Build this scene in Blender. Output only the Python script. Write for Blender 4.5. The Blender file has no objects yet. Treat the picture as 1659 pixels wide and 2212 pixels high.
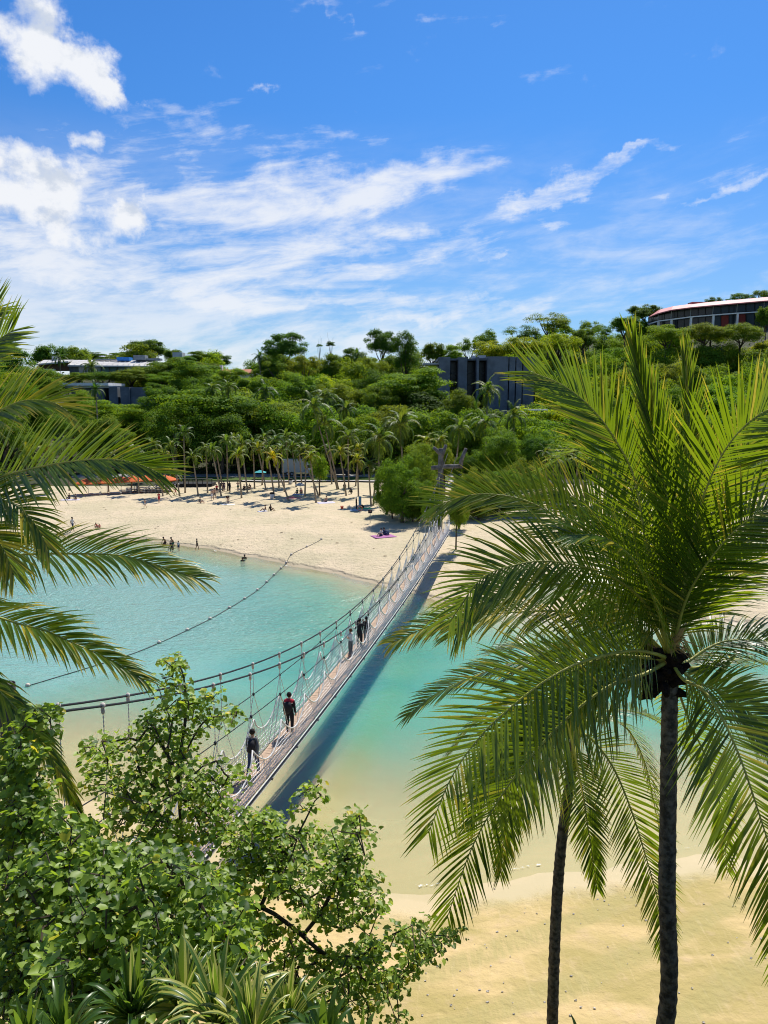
import bpy, math, random
import numpy as np
from mathutils import Vector, Matrix
from mathutils.kdtree import KDTree
C = bpy.context.scene.collection
R = math.radians
rnd = random.Random(7)
nr = np.random.RandomState(11)

# ------------------------------------------------------------------ camera, sky, sun, exposure
F = 1660.0; CZ = 16.5; TH = math.atan(246.0 / F)
cam = bpy.data.cameras.new('camera'); co = bpy.data.objects.new('camera', cam); C.objects.link(co)
co.location = (0, 0, CZ); co.rotation_euler = (R(90) - TH, 0, 0)
cam.sensor_fit = 'VERTICAL'; cam.sensor_height = 24.0; cam.lens = 24.0 * F / 2212.0
cam.clip_start = 0.1; cam.clip_end = 6000
bpy.context.scene.camera = co
SUN_EL, SUN_AZ = R(52), R(21)          # azimuth measured from +Y towards +X
sun = bpy.data.lights.new('sun', 'SUN'); so = bpy.data.objects.new('sun', sun); C.objects.link(so)
sun.energy = 4.6; sun.angle = R(0.53); sun.color = (1.0, 0.95, 0.86)
sd = Vector((math.sin(SUN_AZ) * math.cos(SUN_EL), math.cos(SUN_AZ) * math.cos(SUN_EL), math.sin(SUN_EL)))
so.rotation_euler = sd.to_track_quat('Z', 'Y').to_euler(); so.location = (0, 0, 60)
sc = bpy.context.scene
sc.view_settings.view_transform = 'Standard'; sc.view_settings.look = 'None'
sc.view_settings.exposure = 0.5; sc.view_settings.gamma = 1.0; sc.view_settings.use_curve_mapping = False
sc.render.engine = 'CYCLES'
sc.cycles.use_denoising = True; sc.cycles.filter_width = 1.05
sc.cycles.max_bounces = 8; sc.cycles.transparent_max_bounces = 24; sc.cycles.diffuse_bounces = 3
sc.cycles.glossy_bounces = 3; sc.cycles.transmission_bounces = 4; sc.cycles.caustics_reflective = False; sc.cycles.caustics_refractive = False

class NT:
    """small node-tree writer"""
    def __init__(s, tree): s.t = tree; s.n = tree.nodes; s.l = tree.links
    def add(s, kind, **kw):
        n = s.n.new(kind)
        for k, v in kw.items(): setattr(n, k, v)
        return n
    def put(s, sock, v):
        if isinstance(v, bpy.types.NodeSocket): s.l.new(v, sock)
        elif v is not None:
            if sock.type == 'RGBA' and not hasattr(v, '__len__'): v = (v, v, v, 1)
            if sock.type == 'RGBA' and len(v) == 3: v = (*v, 1)
            sock.default_value = v
    def m(s, op, a, b=None, c=None, clamp=False):
        n = s.add('ShaderNodeMath', operation=op, use_clamp=clamp)
        s.put(n.inputs[0], a)
        if b is not None: s.put(n.inputs[1], b)
        if c is not None: s.put(n.inputs[2], c)
        return n.outputs[0]
    def mix(s, f, a, b, mode='MIX'):
        n = s.add('ShaderNodeMix', data_type='RGBA', blend_type=mode)
        s.put(n.inputs[0], f); s.put(n.inputs[6], a); s.put(n.inputs[7], b)
        return n.outputs[2]
    def noise(s, vec, scale, detail=4, rough=.55, dist=0.0):
        n = s.add('ShaderNodeTexNoise')
        if vec is not None: s.l.new(vec, n.inputs['Vector'])
        n.inputs['Scale'].default_value = scale; n.inputs['Detail'].default_value = detail
        n.inputs['Roughness'].default_value = rough; n.inputs['Distortion'].default_value = dist
        return n.outputs['Fac']
    def ss(s, x, a, b, lo=0.0, hi=1.0):
        n = s.add('ShaderNodeMapRange', interpolation_type='SMOOTHSTEP')
        s.put(n.inputs[0], x); s.put(n.inputs[1], a); s.put(n.inputs[2], b); s.put(n.inputs[3], lo); s.put(n.inputs[4], hi)
        return n.outputs[0]
    def comb(s, x, y, z=0.0):
        n = s.add('ShaderNodeCombineXYZ'); s.put(n.inputs[0], x); s.put(n.inputs[1], y); s.put(n.inputs[2], z)
        return n.outputs[0]

def azel(u, v):
    cx = (u - 829.5) / F; cy = -(v - 1106) / F
    d = np.array([cx, math.cos(TH) + cy * math.sin(TH), -math.sin(TH) + cy * math.cos(TH)]); d /= np.linalg.norm(d)
    return math.atan2(d[0], d[1]), math.asin(d[2])

w = bpy.data.worlds.new('World'); sc.world = w; w.use_nodes = True
T = NT(w.node_tree); T.n.clear()
sky = T.add('ShaderNodeTexSky', sky_type='NISHITA'); sky.sun_disc = False
sky.sun_elevation = SUN_EL; sky.sun_rotation = SUN_AZ; sky.air_density = 1.0; sky.dust_density = 0.25; sky.ozone_density = 3.0
hsv = T.add('ShaderNodeHueSaturation'); hsv.inputs['Saturation'].default_value = 1.12; hsv.inputs['Value'].default_value = 1.0
T.l.new(sky.outputs[0], hsv.inputs['Color'])
tc = T.add('ShaderNodeTexCoord').outputs['Generated']
sp = T.add('ShaderNodeSeparateXYZ'); T.l.new(tc, sp.inputs[0])
AZ = T.m('ARCTAN2', sp.outputs[0], sp.outputs[1]); EL = T.m('ARCSINE', sp.outputs[2])
# ragged edges: warp the coordinates with noise
wv = T.comb(AZ, EL)
wn = T.noise(wv, 9, 6, .6); wn2 = T.noise(T.comb(EL, AZ, 3.0), 9, 6, .6)
WA = T.m('MULTIPLY_ADD', T.m('SUBTRACT', wn, .5), .16, AZ); WE = T.m('MULTIPLY_ADD', T.m('SUBTRACT', wn2, .5), .10, EL)
def blob(u, v, a, b, ang=0, wgt=1.0, A=WA, E=WE):
    """soft ellipse on the sky; a, b in display pixels, ang in degrees (counter-clockwise)"""
    z0, e0 = azel(u, v); ca, sa = math.cos(R(ang)), math.sin(R(ang))
    dx = T.m('SUBTRACT', A, z0); dy = T.m('SUBTRACT', E, e0)
    p = T.m('MULTIPLY', T.m('ADD', T.m('MULTIPLY', dx, ca), T.m('MULTIPLY', dy, sa)), F / a)
    q = T.m('MULTIPLY', T.m('SUBTRACT', T.m('MULTIPLY', dy, ca), T.m('MULTIPLY', dx, sa)), F / b)
    r2 = T.m('ADD', T.m('MULTIPLY', p, p), T.m('MULTIPLY', q, q))
    return T.m('MULTIPLY', T.m('EXPONENT', T.m('MULTIPLY', r2, -1.0)), wgt)
def addall(L):
    r = L[0]
    for x in L[1:]: r = T.m('ADD', r, x)
    return r
# cumulus
cum = addall([blob(75, 75, 88, 58, -25, 1.0), blob(185, 150, 95, 45, -35, .95), blob(265, 205, 60, 15, -25, .5), blob(20, 150, 40, 14, -10, .4),
              blob(180, 285, 48, 24, -22, .85), blob(120, 400, 105, 48, 5, 1.05), blob(310, 450, 62, 38, 0, 1.2), blob(30, 450, 100, 50, 0, .62),
              blob(190, 505, 140, 36, 0, .62), blob(30, 330, 80, 36, 0, .7), blob(512, 700, 20, 10, 0, .5)])
cn = T.noise(T.comb(T.m('MULTIPLY', AZ, 1.0), T.m('MULTIPLY', EL, 1.25), 1.7), 17, 9, .58)
cumf = T.ss(T.m('ADD', cum, T.m('MULTIPLY', T.m('SUBTRACT', cn, .5), 2.3)), .38, 1.15)
# cirrus streaks, stretched along a slight upward slope
st = lambda ang, sx, sy, k: T.comb(T.m('MULTIPLY', T.m('ADD', T.m('MULTIPLY', AZ, math.cos(ang)), T.m('MULTIPLY', EL, math.sin(ang))), sx),
                                   T.m('MULTIPLY', T.m('SUBTRACT', T.m('MULTIPLY', EL, math.cos(ang)), T.m('MULTIPLY', AZ, math.sin(ang))), sy), k)
c1 = T.noise(st(.10, 2.6, 13, .3), 1.6, 9, .63, .6)
c2 = T.noise(st(.16, 7, 22, 5.1), 2.2, 8, .62, .4)
cir = addall([blob(150, 470, 420, 120, 3, .95), blob(640, 430, 330, 62, 7, .80), blob(900, 385, 150, 30, 10, .55), blob(700, 395, 90, 60, 10, .25), blob(520, 540, 420, 55, 0, .55),
              blob(940, 525, 190, 34, 2, .78), blob(1050, 550, 60, 8, 8, .4), blob(420, 640, 640, 60, 0, .72), blob(950, 665, 420, 36, -2, .68), blob(690, 600, 330, 20, 2, .4),
              blob(1290, 385, 190, 24, 14, .75), blob(1350, 352, 65, 8, 8, .7), blob(1170, 440, 90, 28, 5, .8), blob(1210, 490, 45, 14, 0, .6),
              blob(1570, 398, 120, 13, 11, .85), blob(1600, 450, 90, 30, 10, .35), blob(1565, 365, 60, 16, 10, .4), blob(1365, 505, 50, 8, 15, .35),
              blob(583, 182, 24, 8, 5, .65), blob(590, 205, 70, 30, 0, .28), blob(705, 10, 90, 22, 0, .55), blob(760, 45, 40, 7, -20, .5), blob(860, 8, 60, 12, 0, .4),
              blob(370, 240, 90, 20, -20, .42), blob(1070, 75, 25, 8, 0, .35), blob(710, 285, 60, 16, 8, .42), blob(1190, 145, 60, 14, 0, .3)])
cb = T.m('ADD', T.m('MULTIPLY', T.m('SUBTRACT', c1, .5), 2.3), T.m('MULTIPLY', T.m('SUBTRACT', c2, .5), 1.5))
# beyond the frame the same kind of thin cloud goes on
far_side = T.ss(T.m('ABSOLUTE', AZ), .52, 1.0, 0, .34)
cirf = T.ss(T.m('ADD', T.m('MULTIPLY', T.m('MINIMUM', T.m('ADD', cir, far_side), 1.0), .95), cb), .28, 1.35)
veil = T.m('MULTIPLY', T.ss(EL, .34, .06), T.ss(T.m('ADD', T.m('ADD', c1, T.m('MULTIPLY', T.m('SUBTRACT', c2, .5), .6)), T.m('MULTIPLY', AZ, -.34)), .30, .74, .10, .74))
cirf = T.m('MAXIMUM', T.m('MULTIPLY', cirf, .86), veil)
dens = T.m('MAXIMUM', T.m('MULTIPLY', cumf, .97), cirf, clamp=True)
shade_n = T.noise(T.comb(T.m('ADD', AZ, .012), T.m('MULTIPLY', T.m('ADD', EL, .016), 1.25), 1.7), 17, 9, .58)
lit = T.ss(T.m('SUBTRACT', cn, shade_n), -.14, .05)
ccol = T.mix(T.m('MULTIPLY', cumf, T.m('SUBTRACT', 1.0, lit)), (1.0, 1.02, 1.06), (.70, .77, .89))
CLOUD = 8.6
cc = T.mix(1.0, ccol, (CLOUD, CLOUD, CLOUD), 'MULTIPLY')
tint = T.mix(T.ss(EL, .02, .42), (.41, .67, .97), (.405, .82, 1.22))
fin = T.mix(dens, T.mix(1.0, hsv.outputs[0], tint, 'MULTIPLY'), cc)
bg = T.add('ShaderNodeBackground'); bg.inputs['Strength'].default_value = 0.075; T.l.new(fin, bg.inputs['Color'])
out = T.add('ShaderNodeOutputWorld'); T.l.new(bg.outputs[0], out.inputs[0])

# ------------------------------------------------------------------ helpers
def ray(u, v):
    cx = (u - 829.5) / F; cy = -(v - 1106) / F
    return np.array([cx, math.cos(TH) + cy * math.sin(TH), -math.sin(TH) + cy * math.cos(TH)])
def PY(u, v, y):                      # the point seen in direction (u, v) at distance y
    d = ray(u, v); return d * (y / d[1]) + np.array([0, 0, CZ])
def PZ(u, v, z):
    d = ray(u, v); return d * ((z - CZ) / d[2]) + np.array([0, 0, CZ])
def proj(p):
    x, y, z = p[0], p[1], p[2] - CZ
    dep = y * math.cos(TH) - z * math.sin(TH); up = y * math.sin(TH) + z * math.cos(TH)
    return 829.5 + F * x / dep, 1106 - F * up / dep, dep

def tag(o, label=None, cat=None, group=None, kind=None):
    if label: o['label'] = label
    if cat: o['category'] = cat
    if group: o['group'] = group
    if kind: o['kind'] = kind
    return o
def empty(name, loc, label, cat, group=None, rz=0.0):
    o = bpy.data.objects.new(name, None); C.objects.link(o); o.location = loc; o.rotation_euler = (0, 0, rz)
    return tag(o, label, cat, group)
def link(name, me, parent=None, loc=None):
    o = bpy.data.objects.new(name, me); C.objects.link(o)
    if parent is not None: o.parent = parent
    if loc is not None: o.location = loc
    return o
def copy_tree(o, parent=None):
    c = o.copy(); C.objects.link(c); c.parent = parent
    for ch in KIDS.get(o.name, o.children): copy_tree(ch, c)
    return c
KIDS = {}

class MB:
    def __init__(s): s.v = []; s.f = []; s.t = []; s.n = 0
    def add(s, V, Fs, t=0.5):
        s.v.append(np.asarray(V, float)); s.f.extend([tuple(i + s.n for i in q) for q in Fs]); s.n += len(V)
        s.t.extend([t] * len(Fs)); return s
    def box(s, c, h, rz=0.0, t=0.5):
        cz, sz = math.cos(rz), math.sin(rz); V = []
        for dz in (-1, 1):
            for dx, dy in ((-1, -1), (1, -1), (1, 1), (-1, 1)):
                x, y = dx * h[0], dy * h[1]; V.append((c[0] + x * cz - y * sz, c[1] + x * sz + y * cz, c[2] + dz * h[2]))
        return s.add(V, [(3, 2, 1, 0), (4, 5, 6, 7), (0, 1, 5, 4), (1, 2, 6, 5), (2, 3, 7, 6), (3, 0, 4, 7)], t)
    def tube(s, P, r, n=6, caps=True, t=0.5):
        P = np.asarray(P, float); m = len(P)
        r = np.full(m, r) if np.isscalar(r) else np.asarray(r)
        tg = np.gradient(P, axis=0); tg /= np.linalg.norm(tg, axis=1)[:, None] + 1e-9
        ref = np.array([0, 0, 1.0]) if abs(tg[0][2]) < .9 else np.array([1.0, 0, 0])
        a = np.cross(tg[0], ref); a /= np.linalg.norm(a); V = np.zeros((m, n, 3))
        for i in range(m):
            a = a - tg[i] * a.dot(tg[i]); a /= np.linalg.norm(a) + 1e-9; b = np.cross(tg[i], a)
            for k in range(n):
                an = 2 * math.pi * k / n; V[i, k] = P[i] + r[i] * (a * math.cos(an) + b * math.sin(an))
        Fs = [(i * n + k, i * n + (k + 1) % n, (i + 1) * n + (k + 1) % n, (i + 1) * n + k) for i in range(m - 1) for k in range(n)]
        if caps: Fs += [tuple(range(n - 1, -1, -1)), tuple((m - 1) * n + k for k in range(n))]
        return s.add(V.reshape(-1, 3), Fs, t)
    def ell(s, c, rr, n=8, m=6, t=0.5):
        V = []; Fs = []
        for i in range(m + 1):
            ph = math.pi * i / m
            for k in range(n):
                an = 2 * math.pi * k / n
                V.append((c[0] + rr[0] * math.sin(ph) * math.cos(an), c[1] + rr[1] * math.sin(ph) * math.sin(an), c[2] + rr[2] * math.cos(ph)))
        for i in range(m):
            for k in range(n): Fs.append((i * n + k, (i + 1) * n + k, (i + 1) * n + (k + 1) % n, i * n + (k + 1) % n))
        return s.add(V, Fs, t)
    def mesh(s, name, mat, smooth=False, attr=False):
        me = bpy.data.meshes.new(name); V = np.concatenate(s.v) if s.v else np.zeros((0, 3))
        me.from_pydata(V.tolist(), [], s.f); me.materials.append(mat)
        if smooth: me.polygons.foreach_set('use_smooth', [True] * len(me.polygons))
        if attr:
            a = me.attributes.new('tint', 'FLOAT', 'FACE'); a.data.foreach_set('value', s.t)
        return me
    def obj(s, name, mat, parent=None, smooth=False, attr=False, loc=None):
        return link(name, s.mesh(name, mat, smooth, attr), parent, loc)

def spline(P, n):
    P = np.asarray(P, float); d = np.r_[0, np.cumsum(np.linalg.norm(np.diff(P, axis=0), axis=1) ** .5)]; d /= d[-1]
    Q = np.vstack([2 * P[0] - P[1], P, 2 * P[-1] - P[-2]]); out = []
    for tt in np.linspace(0, 1, n):
        i = min(max(np.searchsorted(d, tt, side='right') - 1, 0), len(P) - 2); f = (tt - d[i]) / (d[i + 1] - d[i] + 1e-9)
        a, b, c, e = Q[i], Q[i + 1], Q[i + 2], Q[i + 3]
        out.append(.5 * (2 * b + (c - a) * f + (2 * a - 5 * b + 4 * c - e) * f * f + (3 * b - a - 3 * c + e) * f ** 3))
    return np.array(out)

# ------------------------------------------------------------------ materials
def pmat(name, col, rough=.7, spec=.3, var=.0, scale=4.0, bump=0.0, bscale=20.0, metal=0.0, col2=None):
    m = bpy.data.materials.new(name); m.use_nodes = True; t = NT(m.node_tree); b = t.n['Principled BSDF']
    b.inputs['Roughness'].default_value = rough; b.inputs['Specular IOR Level'].default_value = spec; b.inputs['Metallic'].default_value = metal
    co_ = t.add('ShaderNodeTexCoord').outputs['Object']
    if var or col2:
        n = t.noise(co_, scale, 6, .6); c2 = col2 or tuple(c * (1 - var) for c in col)
        t.l.new(t.mix(t.ss(n, .35, .65), col, c2), b.inputs['Base Color'])
    else: b.inputs['Base Color'].default_value = (*col, 1)
    if bump:
        bp = t.add('ShaderNodeBump'); bp.inputs['Strength'].default_value = bump; bp.inputs['Distance'].default_value = .02
        t.l.new(t.noise(co_, bscale, 5, .6), bp.inputs['Height']); t.l.new(bp.outputs[0], b.inputs['Normal'])
    return m
def leafmat(name, dark, light, yellow, trans=.35, rough=.42, spec=.45, tcol=(.30, .42, .02), objcol=False, tw=1.0):
    """leaf: face attribute 'tint' runs dark - light - yellow; some light passes through"""
    m = bpy.data.materials.new(name); m.use_nodes = True; t = NT(m.node_tree); t.n.clear()
    a = t.add('ShaderNodeAttribute', attribute_name='tint').outputs['Fac']
    col = t.mix(t.ss(a, 0, .62), dark, light); col = t.mix(t.ss(a, .68, 1.0), col, yellow)
    tc2 = t.mix(t.ss(a, .62, 1.0), tcol, tuple(min(1, c * 1.6) for c in yellow))
    if objcol:
        oc = t.add('ShaderNodeObjectInfo').outputs['Color']
        col = t.mix(1.0, col, oc, 'MULTIPLY'); tc2 = t.mix(1.0, tc2, oc, 'MULTIPLY')
    b = t.add('ShaderNodeBsdfPrincipled'); t.l.new(col, b.inputs['Base Color']); b.inputs['Roughness'].default_value = rough
    b.inputs['Specular IOR Level'].default_value = spec
    tr = t.add('ShaderNodeBsdfTranslucent'); t.l.new(tc2, tr.inputs['Color'])
    mx = t.add('ShaderNodeMixShader'); mx.inputs[0].default_value = trans
    t.l.new(b.outputs[0], mx.inputs[1]); t.l.new(tr.outputs[0], mx.inputs[2])
    o = t.add('ShaderNodeOutputMaterial'); t.l.new(mx.outputs[0], o.inputs[0]); return m

M = {}
M['palm'] = leafmat('palm_leaf', (.008, .028, .003), (.064, .122, .006), (.52, .42, .035), .29, .34, .5, (.40, .56, .012))
M['palm_far'] = leafmat('palm_leaf_far', (.035, .075, .018), (.115, .175, .028), (.35, .34, .04), .34, .5, .25, (.30, .42, .03), True)
M['tree'] = leafmat('tree_leaf', (.030, .072, .010), (.112, .195, .020), (.28, .29, .03), .30, .7, .08, (.34, .47, .02), True)
M['hibiscus'] = leafmat('hibiscus_leaf', (.022, .066, .012), (.290, .410, .050), (.55, .46, .03), .44, .46, .35, (.38, .54, .03))
M['strap'] = leafmat('strap_leaf', (.016, .055, .010), (.065, .135, .018), (.42, .42, .10), .38, .35, .5, (.26, .40, .03))
M['rachis'] = pmat('rachis', (.46, .44, .07), .45, .4, .3, 6)
M['rachis_far'] = pmat('rachis_far', (.22, .24, .06), .6, .3)
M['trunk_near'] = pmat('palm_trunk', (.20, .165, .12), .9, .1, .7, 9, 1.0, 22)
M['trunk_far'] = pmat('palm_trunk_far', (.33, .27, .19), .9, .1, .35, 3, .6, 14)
M['trunk_dark'] = pmat('tree_trunk', (.13, .105, .08), .9, .1, .5, 2, .6, 10)
M['twig'] = pmat('twig', (.085, .065, .045), .85, .15, .4, 8)
M['fibre'] = pmat('fibre', (.030, .020, .014), 1.0, .05, .5, 14, 1, 50)
M['flower'] = pmat('palm_flower', (.50, .32, .10), .8, .2, .3, 20)
M['rope'] = pmat('rope', (.66, .65, .62), .8, .2, .25, 12)
M['net'] = pmat('net', (.72, .72, .72), .8, .2)
M['cable'] = pmat('cable', (.030, .036, .042), .8, .15, .3, 5)
M['knot'] = pmat('knot', (.62, .56, .50), .9, .1, .3, 20)
M['knot_dark'] = pmat('knot_dark', (.03, .035, .04), .8, .2)
M['plank'] = pmat('plank', (.50, .36, .255), .8, .2, .35, 5, .5, 30)
M['beam'] = pmat('beam', (.10, .10, .11), .7, .3, .5, 3)
M['post'] = pmat('weathered_wood', (.20, .18, .17), .95, .1, .5, 2.4, 1.0, 9)
M['conc'] = pmat('concrete_dark', (.16, .185, .215), .85, .2, .32, .35, .4, 3)
M['conc2'] = pmat('concrete_pale', (.50, .52, .53), .85, .2, .2, .4)
M['white'] = pmat('white_paint', (.78, .78, .77), .6, .3, .12, .6)
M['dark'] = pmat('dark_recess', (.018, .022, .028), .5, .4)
M['glass'] = pmat('window_glass', (.018, .028, .036), .25, .3)
M['glassblue'] = pmat('window_glass_blue', (.10, .22, .30), .12, .8, .3, .5)
M['redroof'] = pmat('red_roof', (.52, .16, .15), .6, .35, .15, .4)
M['redpanel'] = pmat('red_panel', (.20, .035, .03), .7, .3)
M['tile'] = pmat('roof_tile', (.50, .22, .13), .9, .1, .3, 1.5)
M['greyroof'] = pmat('grey_roof', (.56, .54, .51), .7, .3, .22, .25)
M['blue'] = pmat('blue_tank', (.03, .22, .62), .5, .4)
M['grey'] = pmat('grey_metal', (.28, .31, .32), .6, .4, .3, 1)
M['orange'] = pmat('orange_canvas', (.62, .13, .03), .8, .2, .15, 1.5)
M['boxes'] = pmat('lounger_plastic', (.50, .46, .40), .7, .3, .3, 3)
M['deckblack'] = pmat('black_timber', (.022, .024, .026), .8, .2, .3, 3)
M['buoy'] = pmat('buoy', (.72, .62, .50), .6, .3, .3, 6)
M['darkrope'] = pmat('wet_rope', (.05, .06, .06), .8, .3)
M['lifering'] = pmat('life_ring', (.75, .20, .08), .6, .3)
M['boardblue'] = pmat('board_blue', (.08, .23, .42), .6, .3, .3, 2)
M['foam'] = None
def flat(name, c, r=.8): 
    if name not in M: M[name] = pmat(name, c, r, .2)
    return M[name]

# ground: sand, wet sand, forest floor
def ground_mat():
    m = bpy.data.materials.new('ground_sand'); m.use_nodes = True; t = NT(m.node_tree); b = t.n['Principled BSDF']
    g = t.add('ShaderNodeNewGeometry').outputs['Position']; s = t.add('ShaderNodeSeparateXYZ'); t.l.new(g, s.inputs[0])
    n1 = t.noise(g, .16, 6, .6); n2 = t.noise(g, 1.3, 6, .65); n3 = t.noise(g, 7, 5, .6)
    strv = t.add('ShaderNodeMapping'); strv.inputs['Scale'].default_value = (.16, .62, 1); strv.inputs['Rotation'].default_value = (0, 0, R(-22)); t.l.new(g, strv.inputs[0])
    n4 = t.noise(strv.outputs[0], 1.0, 5, .55, .8)
    col = t.mix(t.ss(n1, .35, .65), (.60, .485, .325), (.50, .425, .27))
    col = t.mix(t.ss(n2, .50, .68, 0, .6), col, (.40, .335, .20))
    # near shore: damp ochre sand in bands
    near = t.ss(s.outputs[1], 50, 30)
    ncol = t.mix(t.ss(n4, .38, .64), (.56, .41, .190), (.38, .30, .110)); ncol = t.mix(t.ss(n2, .5, .75, 0, .5), ncol, (.56, .40, .25))
    col = t.mix(near, col, ncol)
    wm = t.add('ShaderNodeMapping'); wm.inputs['Rotation'].default_value = (0, 0, R(62)); t.l.new(g, wm.inputs[0])
    wv_ = t.add('ShaderNodeTexWave'); wv_.inputs['Scale'].default_value = .16; wv_.inputs['Distortion'].default_value = 5.5; wv_.inputs['Detail'].default_value = 3; wv_.inputs['Detail Scale'].default_value = .6; t.l.new(wm.outputs[0], wv_.inputs['Vector'])
    sm2 = t.add('ShaderNodeMapping'); sm2.inputs['Scale'].default_value = (7, .9, 1); sm2.inputs['Rotation'].default_value = (0, 0, R(28)); t.l.new(g, sm2.inputs[0])
    fine = t.noise(sm2.outputs[0], 1.0, 4, .6, .4)
    band = t.m('MULTIPLY', t.ss(wv_.outputs['Fac'], .45, .95), t.ss(fine, .30, .62, .45, 1.0))
    col = t.mix(t.m('MULTIPLY', t.m('MULTIPLY', band, near), .85), col, (.36, .30, .115))
    col = t.mix(t.m('MULTIPLY', near, t.ss(fine, .52, .75, 0, .28)), col, (.62, .47, .26))
    wetn = t.m('ADD', s.outputs[2], t.m('MULTIPLY', t.m('SUBTRACT', n2, .5), .14))
    wet = t.ss(wetn, .17, .06)
    col = t.mix(t.m('MULTIPLY', wet, .75), col, t.mix(t.ss(s.outputs[2], -.25, .0), (.58, .50, .30), t.mix(near, (.37, .29, .175), (.49, .395, .225))))
    zone = t.add('ShaderNodeAttribute', attribute_name='zone').outputs['Fac']
    fcol = t.mix(t.ss(n2, .4, .6), (.030, .045, .014), (.060, .058, .030))
    zf = t.ss(t.m('ADD', zone, t.m('MULTIPLY', t.m('SUBTRACT', n2, .5), .5)), .4, .6)
    t.l.new(t.mix(zf, col, fcol), b.inputs['Base Color'])
    t.l.new(t.ss(wet, 0, 1, .92, .55), b.inputs['Roughness']); b.inputs['Specular IOR Level'].default_value = .25
    bp = t.add('ShaderNodeBump'); bp.inputs['Distance'].default_value = .26; bp.inputs['Strength'].default_value = .9
    foot = t.add('ShaderNodeTexVoronoi'); foot.inputs['Scale'].default_value = 2.3; t.l.new(g, foot.inputs['Vector'])
    fd = t.ss(foot.outputs['Distance'], 0, .45)
    h = t.m('ADD', t.m('MULTIPLY', n2, 1.0), t.m('ADD', t.m('MULTIPLY', n3, .35), t.m('MULTIPLY', fd, .22)))
    h = t.m('MULTIPLY', h, t.ss(wet, 0, 1, 1, .1)); h = t.m('MULTIPLY', h, t.ss(near, 0, 1, 1, .32))
    t.l.new(h, bp.inputs['Height']); t.l.new(bp.outputs[0], b.inputs['Normal'])
    return m
M['ground'] = ground_mat()

def water_mat():
    m = bpy.data.materials.new('water'); m.use_nodes = True; t = NT(m.node_tree); t.n.clear()
    g = t.add('ShaderNodeNewGeometry').outputs['Position']
    d = t.add('ShaderNodeAttribute', attribute_name='depth').outputs['Fac']
    nv = t.noise(g, .09, 5, .6, .5)
    d2 = t.m('MULTIPLY', d, t.ss(nv, .25, .75, .75, 1.3))
    col = t.mix(t.ss(d2, .0, 1.5), (.46, .43, .22), (.120, .340, .220)); col = t.mix(t.ss(d2, 1.4, 2.5), col, (.065, .268, .200))
    sx = t.add('ShaderNodeSeparateXYZ'); t.l.new(g, sx.inputs[0]); sky_sheen = t.m('MULTIPLY', t.ss(t.m('ADD', sx.outputs[0], t.m('MULTIPLY', nv, 10)), 4, -12), t.ss(d2, .7, 1.6, 0, .62))
    col = t.mix(sky_sheen, col, (.27, .45, .42))  # pale sky reflection on the left water, painted into the body colour
    body = t.add('ShaderNodeBsdfPrincipled'); body.subsurface_method = 'BURLEY'; t.l.new(col, body.inputs['Base Color']); body.inputs['Subsurface Weight'].default_value = 1.0
    body.inputs['Subsurface Radius'].default_value = (.35, 1.0, .9); body.inputs['Subsurface Scale'].default_value = 1.1; body.inputs['Specular IOR Level'].default_value = 0.0; body.inputs['Roughness'].default_value = 1.0
    tra = t.add('ShaderNodeBsdfTransparent'); tra.inputs['Color'].default_value = (.92, .95, .86, 1)
    fac = t.m('SUBTRACT', 1.0, t.m('EXPONENT', t.m('MULTIPLY', d2, -1.25)), clamp=True)
    mx = t.add('ShaderNodeMixShader'); t.l.new(fac, mx.inputs[0]); t.l.new(tra.outputs[0], mx.inputs[1]); t.l.new(body.outputs[0], mx.inputs[2])
    mp = t.add('ShaderNodeMapping'); mp.inputs['Scale'].default_value = (1, 1.5, 1); t.l.new(g, mp.inputs[0])
    h = t.m('ADD', t.noise(mp.outputs[0], 2.4, 4, .6, .3), t.m('MULTIPLY', t.noise(mp.outputs[0], .7, 3, .5, .3), 1.3))
    bp = t.add('ShaderNodeBump'); bp.inputs['Distance'].default_value = .16
    sy = t.add('ShaderNodeSeparateXYZ'); t.l.new(g, sy.inputs[0]); gust = t.ss(t.noise(g, .05, 3, .5), .35, .62, .55, 1.0)
    t.l.new(t.m('MULTIPLY', t.m('MULTIPLY', t.ss(d, .0, 1.6, .03, 1.0), t.m('MULTIPLY', t.ss(sy.outputs[1], 30, 62, .20, 1.0), t.ss(t.m('SUBTRACT', sy.outputs[0], t.m('MULTIPLY', sy.outputs[1], .218)), -14, -6, 1.0, .45))), gust), bp.inputs['Strength'])
    t.l.new(h, bp.inputs['Height'])
    gl = t.add('ShaderNodeBsdfGlossy'); gl.inputs['Roughness'].default_value = .17; gl.inputs['Color'].default_value = (1, 1, 1, 1); t.l.new(bp.outputs[0], gl.inputs['Normal'])
    fr = t.add('ShaderNodeFresnel'); fr.inputs['IOR'].default_value = 1.33; t.l.new(bp.outputs[0], fr.inputs['Normal'])
    t.l.new(bp.outputs[0], body.inputs['Normal'])
    m2 = t.add('ShaderNodeMixShader'); t.l.new(fr.outputs[0], m2.inputs[0]); t.l.new(mx.outputs[0], m2.inputs[1]); t.l.new(gl.outputs[0], m2.inputs[2])
    o = t.add('ShaderNodeOutputMaterial'); t.l.new(m2.outputs[0], o.inputs[0]); return m
M['water'] = water_mat()
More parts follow.
